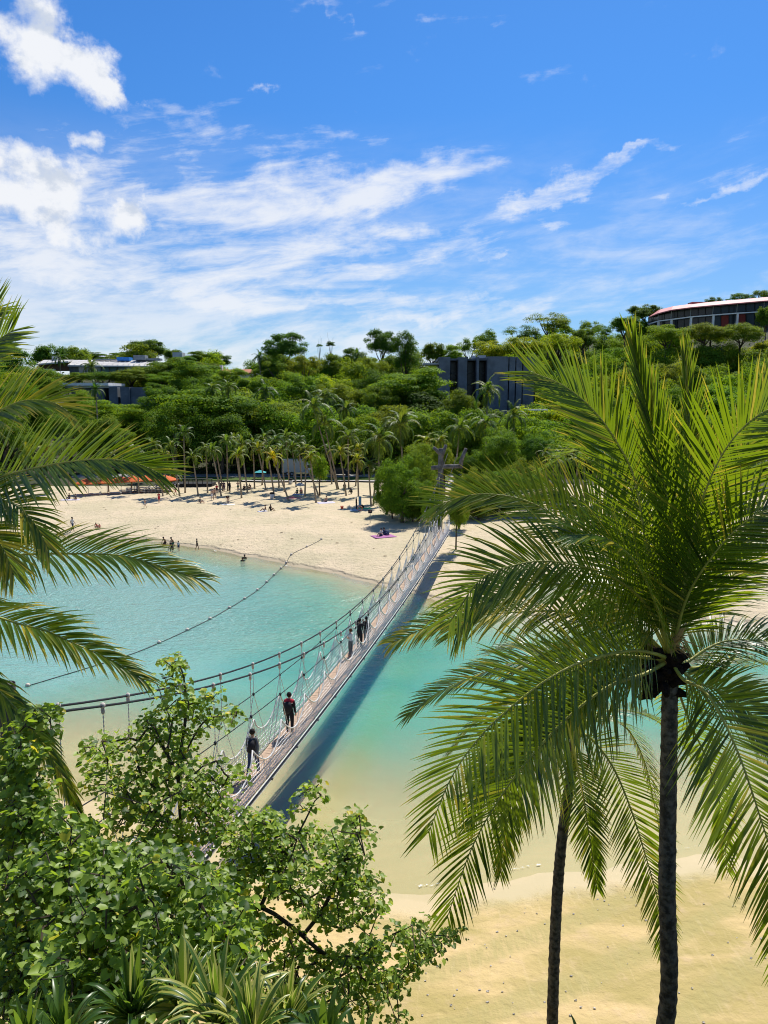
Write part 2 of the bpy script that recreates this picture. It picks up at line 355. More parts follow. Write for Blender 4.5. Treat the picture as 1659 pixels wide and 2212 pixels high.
def foam_mat():
    m = bpy.data.materials.new('foam'); m.use_nodes = True; t = NT(m.node_tree); t.n.clear()
    g = t.add('ShaderNodeNewGeometry').outputs['Position']
    a = t.add('ShaderNodeAttribute', attribute_name='edge').outputs['Fac']
    n = t.m('ADD', t.noise(g, 3.0, 6, .7), t.m('MULTIPLY', t.m('SUBTRACT', t.noise(g, .35, 3, .5), .5), .9))
    al = t.ss(t.m('ADD', n, t.m('MULTIPLY', a, .22)), .82, .97)
    di = t.add('ShaderNodeBsdfDiffuse'); di.inputs['Color'].default_value = (.85, .86, .84, 1); tr = t.add('ShaderNodeBsdfTransparent')
    mx = t.add('ShaderNodeMixShader'); t.l.new(al, mx.inputs[0]); t.l.new(tr.outputs[0], mx.inputs[1]); t.l.new(di.outputs[0], mx.inputs[2])
    o = t.add('ShaderNodeOutputMaterial'); t.l.new(mx.outputs[0], o.inputs[0]); return m
M['foam'] = foam_mat()

# ------------------------------------------------------------------ terrain
FX = [-400, -100, -60, -40.6, -29, -22.2, -16.4, -8.7, -4.8, -1.2, 3.1, 6.1, 12, 23.7, 45, 80, 400]
FY = [120, 97, 93, 90.9, 89.3, 84.5, 81.1, 74.9, 70.8, 67.2, 63.2, 58.8, 56, 54.7, 56, 60, 120]
NX = [-400, -60, -30, -12.2, -5, 0, 5.7, 8.2, 10.7, 12.9, 30, 60, 400]
NY = [-60, 20, 31, 29.8, 25.6, 23.4, 24.5, 25.1, 25.5, 25.6, 27, 26, -60]
def smooth_interp(x, X, Y):
    r = 0
    for o, wt in ((-3, .15), (-1.5, .2), (0, .3), (1.5, .2), (3, .15)): r = r + wt * np.interp(x + o, X, Y)
    return r
def sstep(x, a, b): t = np.clip((x - a) / (b - a), 0, 1); return t * t * (3 - 2 * t)
def wob(x, y): return .35 * np.sin(x * .9 + y * .3) + .22 * np.sin(x * 2.1 - 1.3) + .5 * np.sin(x * .31 + 2)
def shore(x, y):
    """distance to the shoreline: positive over water"""
    return np.minimum(smooth_interp(x, FX, FY) + wob(x, 0) * .8 - y, y - smooth_interp(x, NX, NY) + wob(x, 3) * .4)
def ground(x, y):
    x = np.asarray(x, float); y = np.asarray(y, float); s = shore(x, y); nearside = y < 45
    wd = np.where(nearside, .035 * np.minimum(np.maximum(s, 0), 5) + 1.85 * sstep(s, 3, 21), 2.2 * (1 - np.exp(-np.maximum(s, 0) / 7)))
    wd = np.minimum(wd, 2.2)
    ld = np.where(nearside, .9 * (1 - np.exp(-np.maximum(-s, 0) / 9)), 1.45 * (1 - np.exp(-np.maximum(-s, 0) / 12)))
    z = np.where(s > 0, -wd, ld)
    z = z + np.where(~nearside & (s < 0), .07 * np.sin(x * .5 + y * .22) * np.sin(y * .42 - x * .13) * sstep(-s, 0, 6), 0)
    sl = np.interp(x, [-400, -150, -100, -40, 0, 50, 100, 150, 400], [.12, .13, .145, .105, .11, .135, .215, .26, .26])
    yy = y - 152
    hill = sl * np.where(yy > 0, np.where(yy < 170, yy * sstep(yy, 0, 25), 170 + (1 - np.exp(-(yy - 170) / 80)) * 40), 0)
    z = z + hill
    mound = np.clip(10.2 - np.maximum(y - 5.2, 0) * 1.05 - np.maximum(np.abs(x) - 9, 0) * .8, 0, 10.2)
    z = np.where((mound > .02) & (mound > z), mound, z)
    return z
def gz(x, y): return float(ground(x, y))
def G(u, v):
    """where the view ray through (u, v) first meets the ground or water"""
    d = ray(u, v); ts = np.linspace(20, 420, 4001); P = d[None] * (ts / d[1])[:, None] + np.array([0, 0, CZ])
    h = np.maximum(ground(P[:, 0], P[:, 1]), 0); i = np.argmax(P[:, 2] <= h); p = P[i]
    return np.array([p[0], p[1], h[i]])

def grid(X, Y):
    gx, gy = np.meshgrid(X, Y); nx, ny = len(X), len(Y); idx = np.arange(nx * ny).reshape(ny, nx)
    Fs = np.stack([idx[:-1, :-1], idx[:-1, 1:], idx[1:, 1:], idx[1:, :-1]], -1).reshape(-1, 4)
    return gx.ravel(), gy.ravel(), Fs
def npmesh(name, V, Fs, mat, smooth=True, tint=None):
    me = bpy.data.meshes.new(name); k = Fs.shape[1]
    me.vertices.add(len(V)); me.vertices.foreach_set('co', np.asarray(V, np.float32).ravel())
    me.loops.add(Fs.size); me.loops.foreach_set('vertex_index', Fs.astype(np.int32).ravel())
    me.polygons.add(len(Fs)); me.polygons.foreach_set('loop_start', np.arange(len(Fs), dtype=np.int32) * k)
    me.update(calc_edges=True); me.validate(); me.materials.append(mat)
    if smooth: me.polygons.foreach_set('use_smooth', np.ones(len(me.polygons), bool))
    if tint is not None:
        a = me.attributes.new('tint', 'FLOAT', 'FACE'); a.data.foreach_set('value', np.asarray(tint, np.float32))
    return me
X = np.unique(np.r_[np.linspace(-2500, -400, 12), np.linspace(-400, -60, 45), np.arange(-60, 60, .6), np.linspace(60, 400, 45), np.linspace(400, 2500, 12)])
Y = np.unique(np.r_[np.linspace(-60, 4, 20), np.arange(4, 150, .6), np.linspace(150, 420, 60), np.linspace(420, 4000, 25)])
gx, gy, Fs = grid(X, Y); V = np.c_[gx, gy, ground(gx, gy)]
me = npmesh('ground', V, Fs, M['ground'])
zone = np.where(gy > 60, sstep(gy + np.where(gx < -34, 6, 0) + np.maximum(gx - 22, 0) * .35, 137.5, 139.5), sstep(gy, 17, 13) * (np.abs(gx) < 60))
a = me.attributes.new('zone', 'FLOAT', 'POINT'); a.data.foreach_set('value', zone.astype(np.float32))
tag(link('ground', me), kind='structure')
X = np.unique(np.r_[np.linspace(-2500, -60, 30), np.arange(-60, 60, 1.0), np.linspace(60, 2500, 30)]); Y = np.arange(14, 134, 1.0)
gx, gy, Fs = grid(X, Y)
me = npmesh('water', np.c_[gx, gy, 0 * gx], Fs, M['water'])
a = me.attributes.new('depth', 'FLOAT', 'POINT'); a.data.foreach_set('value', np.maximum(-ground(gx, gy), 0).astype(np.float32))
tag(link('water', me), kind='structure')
# foam along both shorelines
def ribbon(name, xs, side, wdt, off):
    f = (lambda x: smooth_interp(x, FX, FY) + wob(x, 0) * .8 - off) if side > 0 else (lambda x: smooth_interp(x, NX, NY) - wob(x, 3) * .4 + off)
    xs = np.array(xs); ys = f(xs); V = []; Fs = []; ed = []
    for i, (x, y) in enumerate(zip(xs, ys)):
        for k in range(4): V.append((x, y + (k - 1.5) * wdt / 3, .012 + .018 * (k in (1, 2)))); ed.append(1.0 if k in (1, 2) else -1.2)
    for i in range(len(xs) - 1):
        for k in range(3): Fs.append((i * 4 + k, i * 4 + 4 + k, i * 4 + 5 + k, i * 4 + 1 + k))
    me = npmesh(name, V, np.array(Fs), M['foam']); a = me.attributes.new('edge', 'FLOAT', 'POINT'); a.data.foreach_set('value', np.array(ed, np.float32))
    return tag(link(name, me), kind='stuff')
ribbon('foam', np.arange(-46, 2, .4), 1, 1.0, .25)
ribbon('foam', np.arange(-14, 26, .4), -1, .32, .6)

# ------------------------------------------------------------------ coconut palms near the camera
def leaflet_geo(base, D, L, W, droop, nrm, segs=4):
    """folded tapering blade from base along D, bending down"""
    pts = [base]; d = D / np.linalg.norm(D); dirs = [d]; seg = L / segs
    for k in range(segs):
        d = d + np.array([0, 0, -1.0]) * droop * (.22 + k * .42) / segs; d = d / np.linalg.norm(d); pts.append(pts[-1] + d * seg); dirs.append(d)
    V = []; prof = [.5, 1.0, .88, .55, .05] if segs == 4 else [.4, 1.0, .7, .06]
    for k in range(segs + 1):
        sd_ = np.cross(dirs[k], nrm); sd_ /= np.linalg.norm(sd_) + 1e-9; n2 = np.cross(sd_, dirs[k]); wk = W * .5 * prof[k]
        V += [pts[k] - sd_ * wk + n2 * wk * .28, pts[k], pts[k] + sd_ * wk + n2 * wk * .28]
    Fs = []
    for k in range(segs):
        b = k * 3; Fs += [(b, b + 1, b + 4, b + 3), (b + 1, b + 2, b + 5, b + 4)]
    return V, Fs

def make_frond(palm, path, seed, L=.85, droop=.5, roll=0.0, yellow=0.0, W=.040, pairs=80, fwd=(64, 22), bare=.12, hint=None, org=None, R0=.042, big=None, rag=.0):
    r = random.Random(seed); P = spline([PY(*p) for p in path], 70)
    tg = np.gradient(P, axis=0); tg /= np.linalg.norm(tg, axis=1)[:, None]
    rb = MB(); rb.tube(P - org, R0 * (1 - np.linspace(0, .97, 70) ** .45) + .005, 6)
    fr = rb.obj('frond', M['rachis'], palm, True)
    sm = MB(); out = []
    for i in range(pairs):
        t = bare + (1 - bare) * (i + .5) / pairs
        for s in (-1, 1):
            tt = min(t + r.uniform(-.004, .004), .999); q = tt * 69; k = min(int(q), 68); f = q - k
            p = P[k] * (1 - f) + P[k + 1] * f; T_ = tg[k] * (1 - f) + tg[k + 1] * f; T_ /= np.linalg.norm(T_)
            h = np.array(hint if hint is not None else (0, 0, 1.0)); N = h - T_ * h.dot(T_); N /= np.linalg.norm(N) + 1e-9
            S = np.cross(T_, N); ro = roll; S2 = S * math.cos(ro) + N * math.sin(ro); N2 = np.cross(S2, T_)
            an = R(fwd[0] + (fwd[1] - fwd[0]) * tt ** 1.3 + r.uniform(-5, 5)); 
            D = T_ * math.cos(an) + S2 * s * math.sin(an) + N2 * (.18 + r.uniform(-.09, .09))
            rel = (tt - bare) / (1 - bare); prof = min(1, .6 + 2.2 * rel) * (1 - .50 * max(0, rel - .45) / .55) * (1 if rel < .97 else .8)
            ll = L * 1.26 * prof * r.uniform(.88, 1.06)
            if rag and r.random() < rag: ll *= r.uniform(.3, .7)
            V, Fs = leaflet_geo(p - org, D, ll, W * (.8 + .3 * (1 - abs(2 * rel - 1))), droop * .52 * r.uniform(.6, 1.35), N2)
            ti = min(1, max(0, r.gauss(.38, .21) + yellow * (.25 + .75 * rel) + (.5 if r.random() < .02 else 0)))
            out.append((V, Fs, ti, ll, fr))
    return out
def frond_tints(Fs, ti, ty):
    return [min(1, ti + (ty if k >= len(Fs) - 2 else 0)) for k in range(len(Fs))]
def finish_palm(palm, leaves, org, limit=296):
    """the leaflets that show largest become parts, the rest one part"""
    sc_ = []
    for i, (V, Fs, ti, ll, fr) in enumerate(leaves):
        a = proj(V[0] + org); b = proj(V[-2] + org)
        vis = (0 < a[0] < 1659 or 0 < b[0] < 1659) and min(a[1], b[1]) < 2212
        sc_.append((math.hypot(a[0] - b[0], a[1] - b[1]) if vis else 0, i))
    big = set(i for _, i in sorted(sc_, reverse=True)[:limit]); rest = MB()
    for i, (V, Fs, ti, ll, fr) in enumerate(leaves):
        tl = frond_tints(Fs, ti, .22 + (.3 if (i * 7) % 11 == 0 else 0))
        if i in big:
            b = MB(); b.add(V, Fs, 0); b.t = tl; b.obj('leaflet', M['palm'], fr, True, True)
        else:
            rest.add(V, Fs, 0); rest.t[-len(Fs):] = tl
    o = rest.obj('leaflets', M['palm'], palm, True, True); o['kind'] = 'stuff'

def ringed_trunk(P, r0, r1, n=14, rings=60, base_flare=1.25):
    P = spline(P, rings * 2); m = len(P); rr = np.linspace(r0, r1, m); rr = rr * (1 + .06 * (np.arange(m) % 3 == 0)); rr[:6] *= np.linspace(base_flare, 1, 6)
    b = MB(); b.tube(P, rr + nr.uniform(-.004, .004, m), n); return b

# --- the tall palm at the right
org = np.array([4.52, 12.0, 12.25]); tb = np.array([4.25, 12.0, gz(4.25, 12)])
palm = empty('coconut_palm', tuple(org), 'tall coconut palm standing closest at the right, its dark trunk rising from the bottom edge', 'palm tree', 'coconut palms beside the viewpoint')
tP = [PY(1437, 2700, 12.0) * 0 + tb, PY(1437, 2212, 12), PY(1441, 1900, 12), PY(1446, 1560, 12), PY(1447, 1440, 12)]
tr = ringed_trunk([p - org for p in tP], .155, .125); tr.obj('trunk', M['trunk_near'], palm, True)
fib = MB()
for k in range(64):
    an = rnd.uniform(0, 6.28); z = rnd.uniform(-.55, .22); rr = .20 + .20 * rnd.random() + max(0, -z) * .05
    p = np.array([math.cos(an) * rr * .5, math.sin(an) * rr * .5, z]); q = p + np.array([math.cos(an) * .22, math.sin(an) * .22, rnd.uniform(-.12, .22)])
    fib.tube([p, (p + q) / 2 + np.array([0, 0, .03]), q], [.09, .075, .04], 6)
fib.obj('crown_fibre', M['fibre'], palm)
fl = MB()
for k in range(26):
    an = rnd.uniform(-1.2, 1.2); p = np.array([.10, -.12, .25 + rnd.uniform(-.1, .2)]); d = np.array([math.sin(an) * .6 + .3, -.45, rnd.uniform(-.1, .7)])
    L = rnd.uniform(.25, .5); pts = [p + d * L * s + np.array([0, 0, -.25 * s * s * L]) for s in (0, .33, .66, 1)]; fl.tube(pts, [.011, .012, .01, .006], 4)
fl.tube([(.05, -.08, 0), (.1, -.14, .3), (.2, -.2, .62), (.28, -.22, .72)], [.04, .055, .05, .01], 8)
fl.obj('flower_stalk', M['flower'], palm)
Y0 = 12.0; cR = (1449, 1425, Y0)
hintc = (-.1, -1.0, .35)                       # blades that turn their face to the viewer
FR = [ # path, options
 ([cR, (1462, 1290, 11.9), (1455, 1160, 11.8), (1425, 1000, 11.7), (1393, 860, 11.7), (1366, 745, 11.7)], dict(L=.95, droop=.03, fwd=(27, 6), hint=(.3, -1, .1), roll=.25, bare=.18, W=.038, pairs=78, yellow=.1)),
 ([cR, (1478, 1300, 12.1), (1496, 1160, 12.2), (1496, 1020, 12.3), (1486, 890, 12.3), (1476, 775, 12.3)], dict(L=.90, droop=.03, fwd=(26, 6), hint=(.1, -1, 0), roll=-.3, bare=.2, W=.038, pairs=78, yellow=.15)),
 ([cR, (1470, 1300, 11.7), (1502, 1130, 11.4), (1550, 1000, 11.1), (1620, 910, 10.9), (1730, 850, 10.8)], dict(L=1.12, droop=.08, fwd=(64, 38), hint=hintc, bare=.14, pairs=80, yellow=.12)),
 ([cR, (1437, 1330, 12.0), (1400, 1200, 12.0), (1372, 1040, 12.1), (1328, 948, 12.2), (1276, 880, 12.3), (1215, 832, 12.4), (1144, 802, 12.5)], dict(L=1.08, droop=.10, fwd=(52, 24), hint=(-.35, -1, .5), roll=.0, bare=.14, yellow=.16)),
 ([cR, (1377, 1286, 12.3), (1300, 1189, 12.8), (1243, 1142, 13.1), (1135, 1081, 13.4), (1027, 1068, 13.5), (935, 1095, 13.4)], dict(L=.98, droop=.35, fwd=(60, 24), hint=(.1, -1, .7), yellow=.18)),
 ([cR, (1423, 1348, 11.8), (1372, 1281, 11.4), (1295, 1235, 11.0), (1192, 1213, 10.8), (1115, 1220, 10.7), (1038, 1252, 10.6), (970, 1345, 10.6)], dict(L=1.0, droop=.75, fwd=(64, 28), hint=(.1, -1, .7), pairs=80)),
 ([cR, (1413, 1395, 12.2), (1320, 1346, 12.6), (1218, 1322, 12.9), (1115, 1322, 13.0), (1012, 1332, 13.0), (935, 1350, 13.0), (848, 1388, 12.8)], dict(L=.74, droop=1.2, fwd=(58, 22), hint=(0, -.7, 1), yellow=.42)),
 ([cR, (1413, 1412, 11.6), (1361, 1406, 11.2), (1269, 1426, 10.8), (1192, 1462, 10.5), (1115, 1518, 10.3), (1038, 1590, 10.2), (975, 1680, 10.1), (925, 1800, 10.1)], dict(L=1.0, droop=.42, fwd=(72, 30), hint=(.25, -1.0, .45), roll=.0, pairs=80)),
 ([cR, (1392, 1456, 11.7), (1320, 1480, 11.3), (1243, 1535, 11.0), (1166, 1612, 10.8), (1089, 1710, 10.7), (1020, 1830, 10.7), (965, 1985, 10.7)], dict(L=.98, droop=.50, fwd=(70, 28), hint=(.3, -1.0, .4), pairs=80)),
 ([cR, (1361, 1432, 12.8), (1240, 1420, 13.4), (1120, 1430, 13.8), (1020, 1462, 14.0), (940, 1500, 14.0), (880, 1545, 14.0)], dict(L=.72, droop=.7, fwd=(55, 22), hint=(0, -.3, 1))),
 ([cR, (1475, 1466, 11.5), (1521, 1492, 11.0), (1556, 1545, 10.6), (1592, 1620, 10.3), (1634, 1740, 10.1), (1680, 1900, 10.1), (1700, 2080, 10.2)], dict(L=1.1, droop=.55, fwd=(66, 26), hint=(-.5, -1.0, .4), pairs=78, bare=.16, R0=.04)),
 ([cR, (1480, 1432, 12.1), (1526, 1402, 12.3), (1577, 1384, 12.4), (1659, 1387, 12.4), (1760, 1420, 12.3), (1850, 1500, 12.2)], dict(L=.80, droop=1.1, fwd=(60, 25), hint=(0, -.3, 1))),
 ([cR, (1500, 1443, 12.6), (1552, 1427, 13.2), (1640, 1430, 13.8), (1740, 1480, 14.2), (1800, 1560, 14.2)], dict(L=.70, droop=1.2, fwd=(60, 25), hint=(0, 0, 1))),
 ([cR, (1492, 1340, 12.2), (1567, 1258, 12.5), (1632, 1205, 12.7), (1720, 1160, 12.9), (1840, 1160, 12.9)], dict(L=.90, droop=1.05, fwd=(60, 25), hint=(0, -.2, 1), yellow=.1)),
 ([cR, (1420, 1330, 12.8), (1385, 1180, 13.6), (1350, 1060, 14.2), (1300, 990, 14.6), (1240, 975, 14.8), (1180, 1010, 14.9)], dict(L=.85, droop=.5, fwd=(58, 22), hint=(0, .2, 1))),
 ([cR, (1470, 1310, 12.7), (1500, 1180, 13.4), (1535, 1080, 14.0), (1590, 1020, 14.4), (1670, 1010, 14.6)], dict(L=.85, droop=.4, fwd=(58, 22), hint=(0, .2, 1))),
 ([cR, (1400, 1400, 12.4), (1330, 1380, 13.0), (1250, 1385, 13.5), (1170, 1415, 13.8), (1090, 1470, 13.9)], dict(L=.75, droop=.9, fwd=(58, 22), hint=(0, 0, 1))),
 ([cR, (1435, 1360, 11.5), (1400, 1265, 10.9), (1360, 1200, 10.5), (1300, 1160, 10.2), (1225, 1155, 10.0)], dict(L=.80, droop=.45, fwd=(58, 22), hint=(0, -.8, 1), yellow=.05)),
 ([cR, (1462, 1480, 12.5), (1490, 1560, 13.0), (1530, 1650, 13.3), (1560, 1760, 13.4), (1570, 1880, 13.4)], dict(L=.70, droop=.8, fwd=(58, 24), hint=(0, .3, 1))),
 ([cR, (1455, 1320, 12.3), (1450, 1160, 12.7), (1446, 1010, 13.2), (1425, 890, 13.6), (1400, 830, 13.9)], dict(L=.70, droop=.1, fwd=(40, 15), hint=(0, -1, .5), yellow=.05)),
 ([cR, (1418, 1260, 12.3), (1385, 1120, 12.5), (1340, 1000, 12.7), (1290, 905, 12.9), (1235, 850, 13.0)], dict(L=.95, droop=.15, fwd=(50, 22), hint=(-.2, -.6, 1), roll=.2)),
 ([cR, (1390, 1320, 12.6), (1310, 1270, 13.2), (1215, 1260, 13.6), (1125, 1290, 13.8), (1050, 1340, 13.8)], dict(L=.85, droop=.6, fwd=(60, 25), hint=(0, -.2, 1))),
 ([cR, (1380, 1440, 12.1), (1300, 1462, 12.3), (1220, 1520, 12.4), (1150, 1600, 12.4), (1090, 1700, 12.4)], dict(L=.9, droop=.5, fwd=(66, 26), hint=(.2, -.8, .6), yellow=.15)),
 ([cR, (1500, 1470, 12.0), (1570, 1500, 12.1), (1640, 1560, 12.1), (1710, 1650, 12.1)], dict(L=.9, droop=.8, fwd=(62, 26), hint=(-.2, -.6, .8))),
 ([cR, (1480, 1300, 11.6), (1540, 1200, 11.2), (1620, 1120, 10.9), (1720, 1080, 10.7)], dict(L=.95, droop=.3, fwd=(62, 35), hint=(0, -.9, .6))),
 ([cR, (1395, 1370, 11.9), (1320, 1300, 11.9), (1230, 1265, 11.8), (1130, 1265, 11.8), (1040, 1300, 11.8), (985, 1370, 11.8)], dict(L=.9, droop=.7, fwd=(60, 25), hint=(0, -.8, 1), yellow=.2)),
 ([cR, (1410, 1300, 12.9), (1350, 1180, 13.4), (1280, 1100, 13.8), (1200, 1060, 14.0), (1110, 1060, 14.1)], dict(L=.95, droop=.3, fwd=(58, 24), hint=(-.2, -.9, .8), yellow=.22)),
 ([cR, (1390, 1420, 11.9), (1310, 1420, 11.9), (1220, 1460, 11.8), (1140, 1530, 11.8), (1080, 1620, 11.8), (1050, 1720, 11.8)], dict(L=.9, droop=.5, fwd=(66, 26), hint=(.3, -1, .5))),
 ([cR, (1473, 1290, 11.8), (1530, 1130, 11.9), (1590, 1010, 12.0), (1640, 900, 12.1), (1670, 820, 12.2)], dict(L=.8, droop=.12, fwd=(50, 20), hint=(-.3, -1, .5), yellow=.22)),
]
lv = []
for i, (p, kw) in enumerate(FR): lv += make_frond(palm, p, 100 + i, org=org, **kw)
finish_palm(palm, lv, org)

# --- second palm behind it
org = PY(1242, 1600, 16.0); tb = np.array([org[0] - .25, 16.0, gz(org[0] - .25, 16.0)])
palm = empty('coconut_palm', tuple(org), 'second coconut palm behind the tall one, slimmer curved trunk, crown half hidden', 'palm tree', 'coconut palms beside the viewpoint')
tP = [tb, PY(1193, 2212, 16), PY(1200, 2000, 16), PY(1212, 1830, 16), PY(1232, 1680, 16), PY(1242, 1600, 16)]
ringed_trunk([p - org for p in tP], .135, .105).obj('trunk', M['trunk_near'], palm, True)
cR = (1242, 1595, 16.0)
FR = [
 ([cR, (1270, 1590, 15.7), (1320, 1650, 15.4), (1360, 1740, 15.2), (1395, 1850, 15.1), (1425, 1960, 15.1), (1435, 2050, 15.1)], dict(L=.82, droop=.45, fwd=(62, 25), hint=(-.4, -1, .6), yellow=.12)),
 ([cR, (1290, 1555, 16.2), (1350, 1570, 16.5), (1390, 1640, 16.7), (1412, 1730, 16.8), (1425, 1800, 16.8)], dict(L=.6, droop=1.0, fwd=(50, 25), hint=(0, 0, 1), yellow=.1)),
 ([cR, (1290, 1540, 16.6), (1380, 1540, 17.2), (1460, 1590, 17.6), (1520, 1680, 17.8)], dict(L=.75, droop=.9, hint=(0, 0, 1))),
 ([cR, (1200, 1550, 15.6), (1140, 1560, 15.2), (1080, 1620, 15.0), (1040, 1700, 14.9), (1010, 1790, 14.9)], dict(L=.75, droop=.8, hint=(0, -.5, 1), yellow=.15)),
 ([cR, (1200, 1590, 15.5), (1150, 1640, 15.1), (1110, 1720, 14.9), (1090, 1810, 14.8), (1080, 1890, 14.8)], dict(L=.7, droop=.8, hint=(.3, -1, .6), yellow=.2)),
 ([cR, (1230, 1500, 16.2), (1190, 1430, 16.5), (1130, 1400, 16.8), (1060, 1410, 17.0)], dict(L=.8, droop=.5, hint=(0, 0, 1))),
 ([cR, (1250, 1490, 16.0), (1270, 1400, 16.1), (1320, 1340, 16.3), (1390, 1330, 16.4)], dict(L=.8, droop=.4, hint=(0, -.6, 1))),
 ([cR, (1190, 1530, 16.5), (1110, 1520, 17.0), (1030, 1560, 17.3), (970, 1630, 17.4)], dict(L=.75, droop=.8, hint=(0, 0, 1))),
 ([cR, (1245, 1640, 15.6), (1260, 1720, 15.3), (1275, 1820, 15.2), (1290, 1920, 15.2)], dict(L=.6, droop=.8, hint=(-.2, -1, .4), yellow=.1)),
]
lv = []
for i, (p, kw) in enumerate(FR): lv += make_frond(palm, p, 200 + i, org=org, pairs=76, **kw)
finish_palm(palm, lv, org, 120)

# --- the palm at the left, crown outside the frame
org = PY(-240, 1130, 12.5); tb = np.array([org[0] - .4, 12.5, gz(org[0] - .4, 12.5)])
palm = empty('coconut_palm', tuple(org), 'coconut palm whose long fronds reach in over the water from the left edge', 'palm tree', 'coconut palms beside the viewpoint')
ringed_trunk([tb - org, (tb - org) * .5 + np.array([.2, 0, 0]), np.array([0, 0, 0])], .16, .125).obj('trunk', M['trunk_near'], palm, True)
cR = (-240, 1130, 12.5)
FR = [
 ([cR, (-170, 950, 12.4), (-100, 820, 12.3), (-40, 760, 12.3), (30, 712, 12.3)], dict(L=1.0, droop=.15, fwd=(60, 26), hint=(0, -1, .4))),
 ([cR, (-190, 900, 12.9), (-130, 770, 13.0), (-70, 705, 13.1), (-5, 665, 13.1)], dict(L=1.0, droop=.15, fwd=(60, 26), hint=(0, -1, .5), yellow=.1)),
 ([cR, (-160, 1000, 12.0), (-80, 920, 11.8), (0, 886, 11.7), (50, 866, 11.6), (110, 868, 11.6), (152, 892, 11.6)], dict(L=.80, droop=.40, fwd=(58, 22), hint=(.2, -1, .8), yellow=.34)),
 ([cR, (-130, 1085, 11.9), (-50, 1050, 11.4), (33, 1021, 11.0), (133, 1000, 10.7), (220, 992, 10.5), (290, 1000, 10.4), (345, 1022, 10.4)], dict(L=.88, droop=.30, fwd=(58, 20), hint=(.1, -1, .55), yellow=.10, pairs=88)),
 ([cR, (-130, 1150, 12.2), (-20, 1195, 12.0), (100, 1196, 11.8), (224, 1197, 11.7), (290, 1206, 11.6), (360, 1228, 11.6), (430, 1250, 11.6)], dict(L=.85, droop=1.05, fwd=(55, 18), hint=(0, -.7, 1), yellow=.14, pairs=80)),
 ([cR, (-130, 1240, 12.0), (-60, 1310, 11.8), (33, 1345, 11.6), (100, 1363, 11.5), (167, 1393, 11.4), (240, 1426, 11.3), (310, 1468, 11.3)], dict(L=.72, droop=1.05, fwd=(50, 18), hint=(0, -.6, 1), yellow=.18, pairs=88)),
 ([cR, (-150, 1300, 11.6), (-70, 1420, 11.2), (0, 1494, 11.0), (50, 1548, 10.9), (100, 1618, 10.8), (150, 1712, 10.8), (195, 1835, 10.8)], dict(L=.60, droop=1.6, fwd=(30, 12), hint=(0, -.6, 1), yellow=.36, pairs=80)),
 ([cR, (-150, 1090, 11.6), (-60, 1070, 11.0), (20, 1085, 10.7), (70, 1125, 10.5), (105, 1185, 10.5)], dict(L=.70, droop=.8, fwd=(55, 22), hint=(.2, -.8, .8), yellow=.30)),
 ([cR, (-180, 1250, 13.0), (-110, 1400, 13.4), (-50, 1560, 13.6), (-20, 1700, 13.6)], dict(L=.75, droop=.9, hint=(0, -.5, 1))),
 ([cR, (-150, 1110, 11.3), (-60, 1130, 10.8), (0, 1175, 10.6), (30, 1240, 10.6)], dict(L=.75, droop=.9, hint=(.1, -.8, .8), yellow=.32)),
]
lv = []
for i, (p, kw) in enumerate(FR): lv += make_frond(palm, p, 300 + i, org=org, **kw)
finish_palm(palm, lv, org)

# ------------------------------------------------------------------ suspension bridge
AR, BB, WID = -9.7, .218, .98
ux = np.array([BB, 1.0]) / math.hypot(BB, 1); RZ = math.atan2(ux[1], ux[0])
def zdeck(y): return 2.9 + .0009 * (y - 43) ** 2
def zrail(y): return 4.78 + .0029 * (y - 45) ** 2
def zmain(y): return 4.88 + .0055 * (y - 46) ** 2
def bx(side, y): return AR + BB * y - (0 if side > 0 else WID)       # x above the right (+) or left (-) deck edge
YA, YB = 14.6, 74.5
br = empty('suspension_bridge', (bx(1, 43) - WID / 2, 43, 2.9), 'narrow rope suspension bridge with white netting and plank deck crossing the turquoise water', 'bridge')
BO = np.array([bx(1, 43) - WID / 2, 43, 2.9])
def L3(x, y, z): return np.array([x, y, z]) - BO
pm = MB(); pm.box((0, 0, 0), (.098, WID / 2 - .03, .022)); plank_me = pm.mesh('plank', M['plank']); 
y = YA + .3
yv = []
while y < YB - .2: yv.append(y); y += .2085
for i, y in enumerate(yv):
    sl = math.atan(.0018 * (y - 43))
    o = link('plank', plank_me, br); o.location = L3(bx(1, y) - WID / 2, y, zdeck(y) + rnd.uniform(-.004, .004)); o.rotation_euler = (0, -sl, RZ + rnd.uniform(-.01, .01)); o.scale = (1, rnd.uniform(.97, 1.0), 1)
ys = np.arange(YA, YB + .01, .9)
for s in (-1, 1):
    b = MB(); b.tube([L3(bx(s, y) + s * .03, y, zdeck(y) - .09) for y in ys], .055, 6); b.obj('side_beam', M['beam'], br, True)
    b = MB(); b.tube([L3(bx(s, y) + s * .07, y, zdeck(y) + .035) for y in ys], .022, 5); b.obj('edge_rope', M['rope'], br, True)
    b = MB(); b.tube([L3(bx(s, y) + s * .075, y, zdeck(y) - .15) for y in ys], .014, 5); b.obj('edge_rope', M['rope'], br, True)
    b = MB(); b.tube([L3(bx(s, y), y, zmain(y)) for y in np.arange(13.9, 79.1, 1.0)], .029, 7); b.obj('main_cable', M['cable'], br, True)
    b = MB(); b.tube([L3(bx(s, y), y, zrail(y)) for y in np.arange(14.5, 79, 1.0)], .016, 6); b.obj('handrail_cable', M['cable'], br, True)
for y in np.arange(YA + .5, YB, 2.7):
    cb_ = MB(); cb_.box(L3(bx(1, y) - WID / 2, y, zdeck(y) - .12), (.04, WID / 2 + .1, .04), RZ); cb_.obj('cross_beam', M['beam'], br)
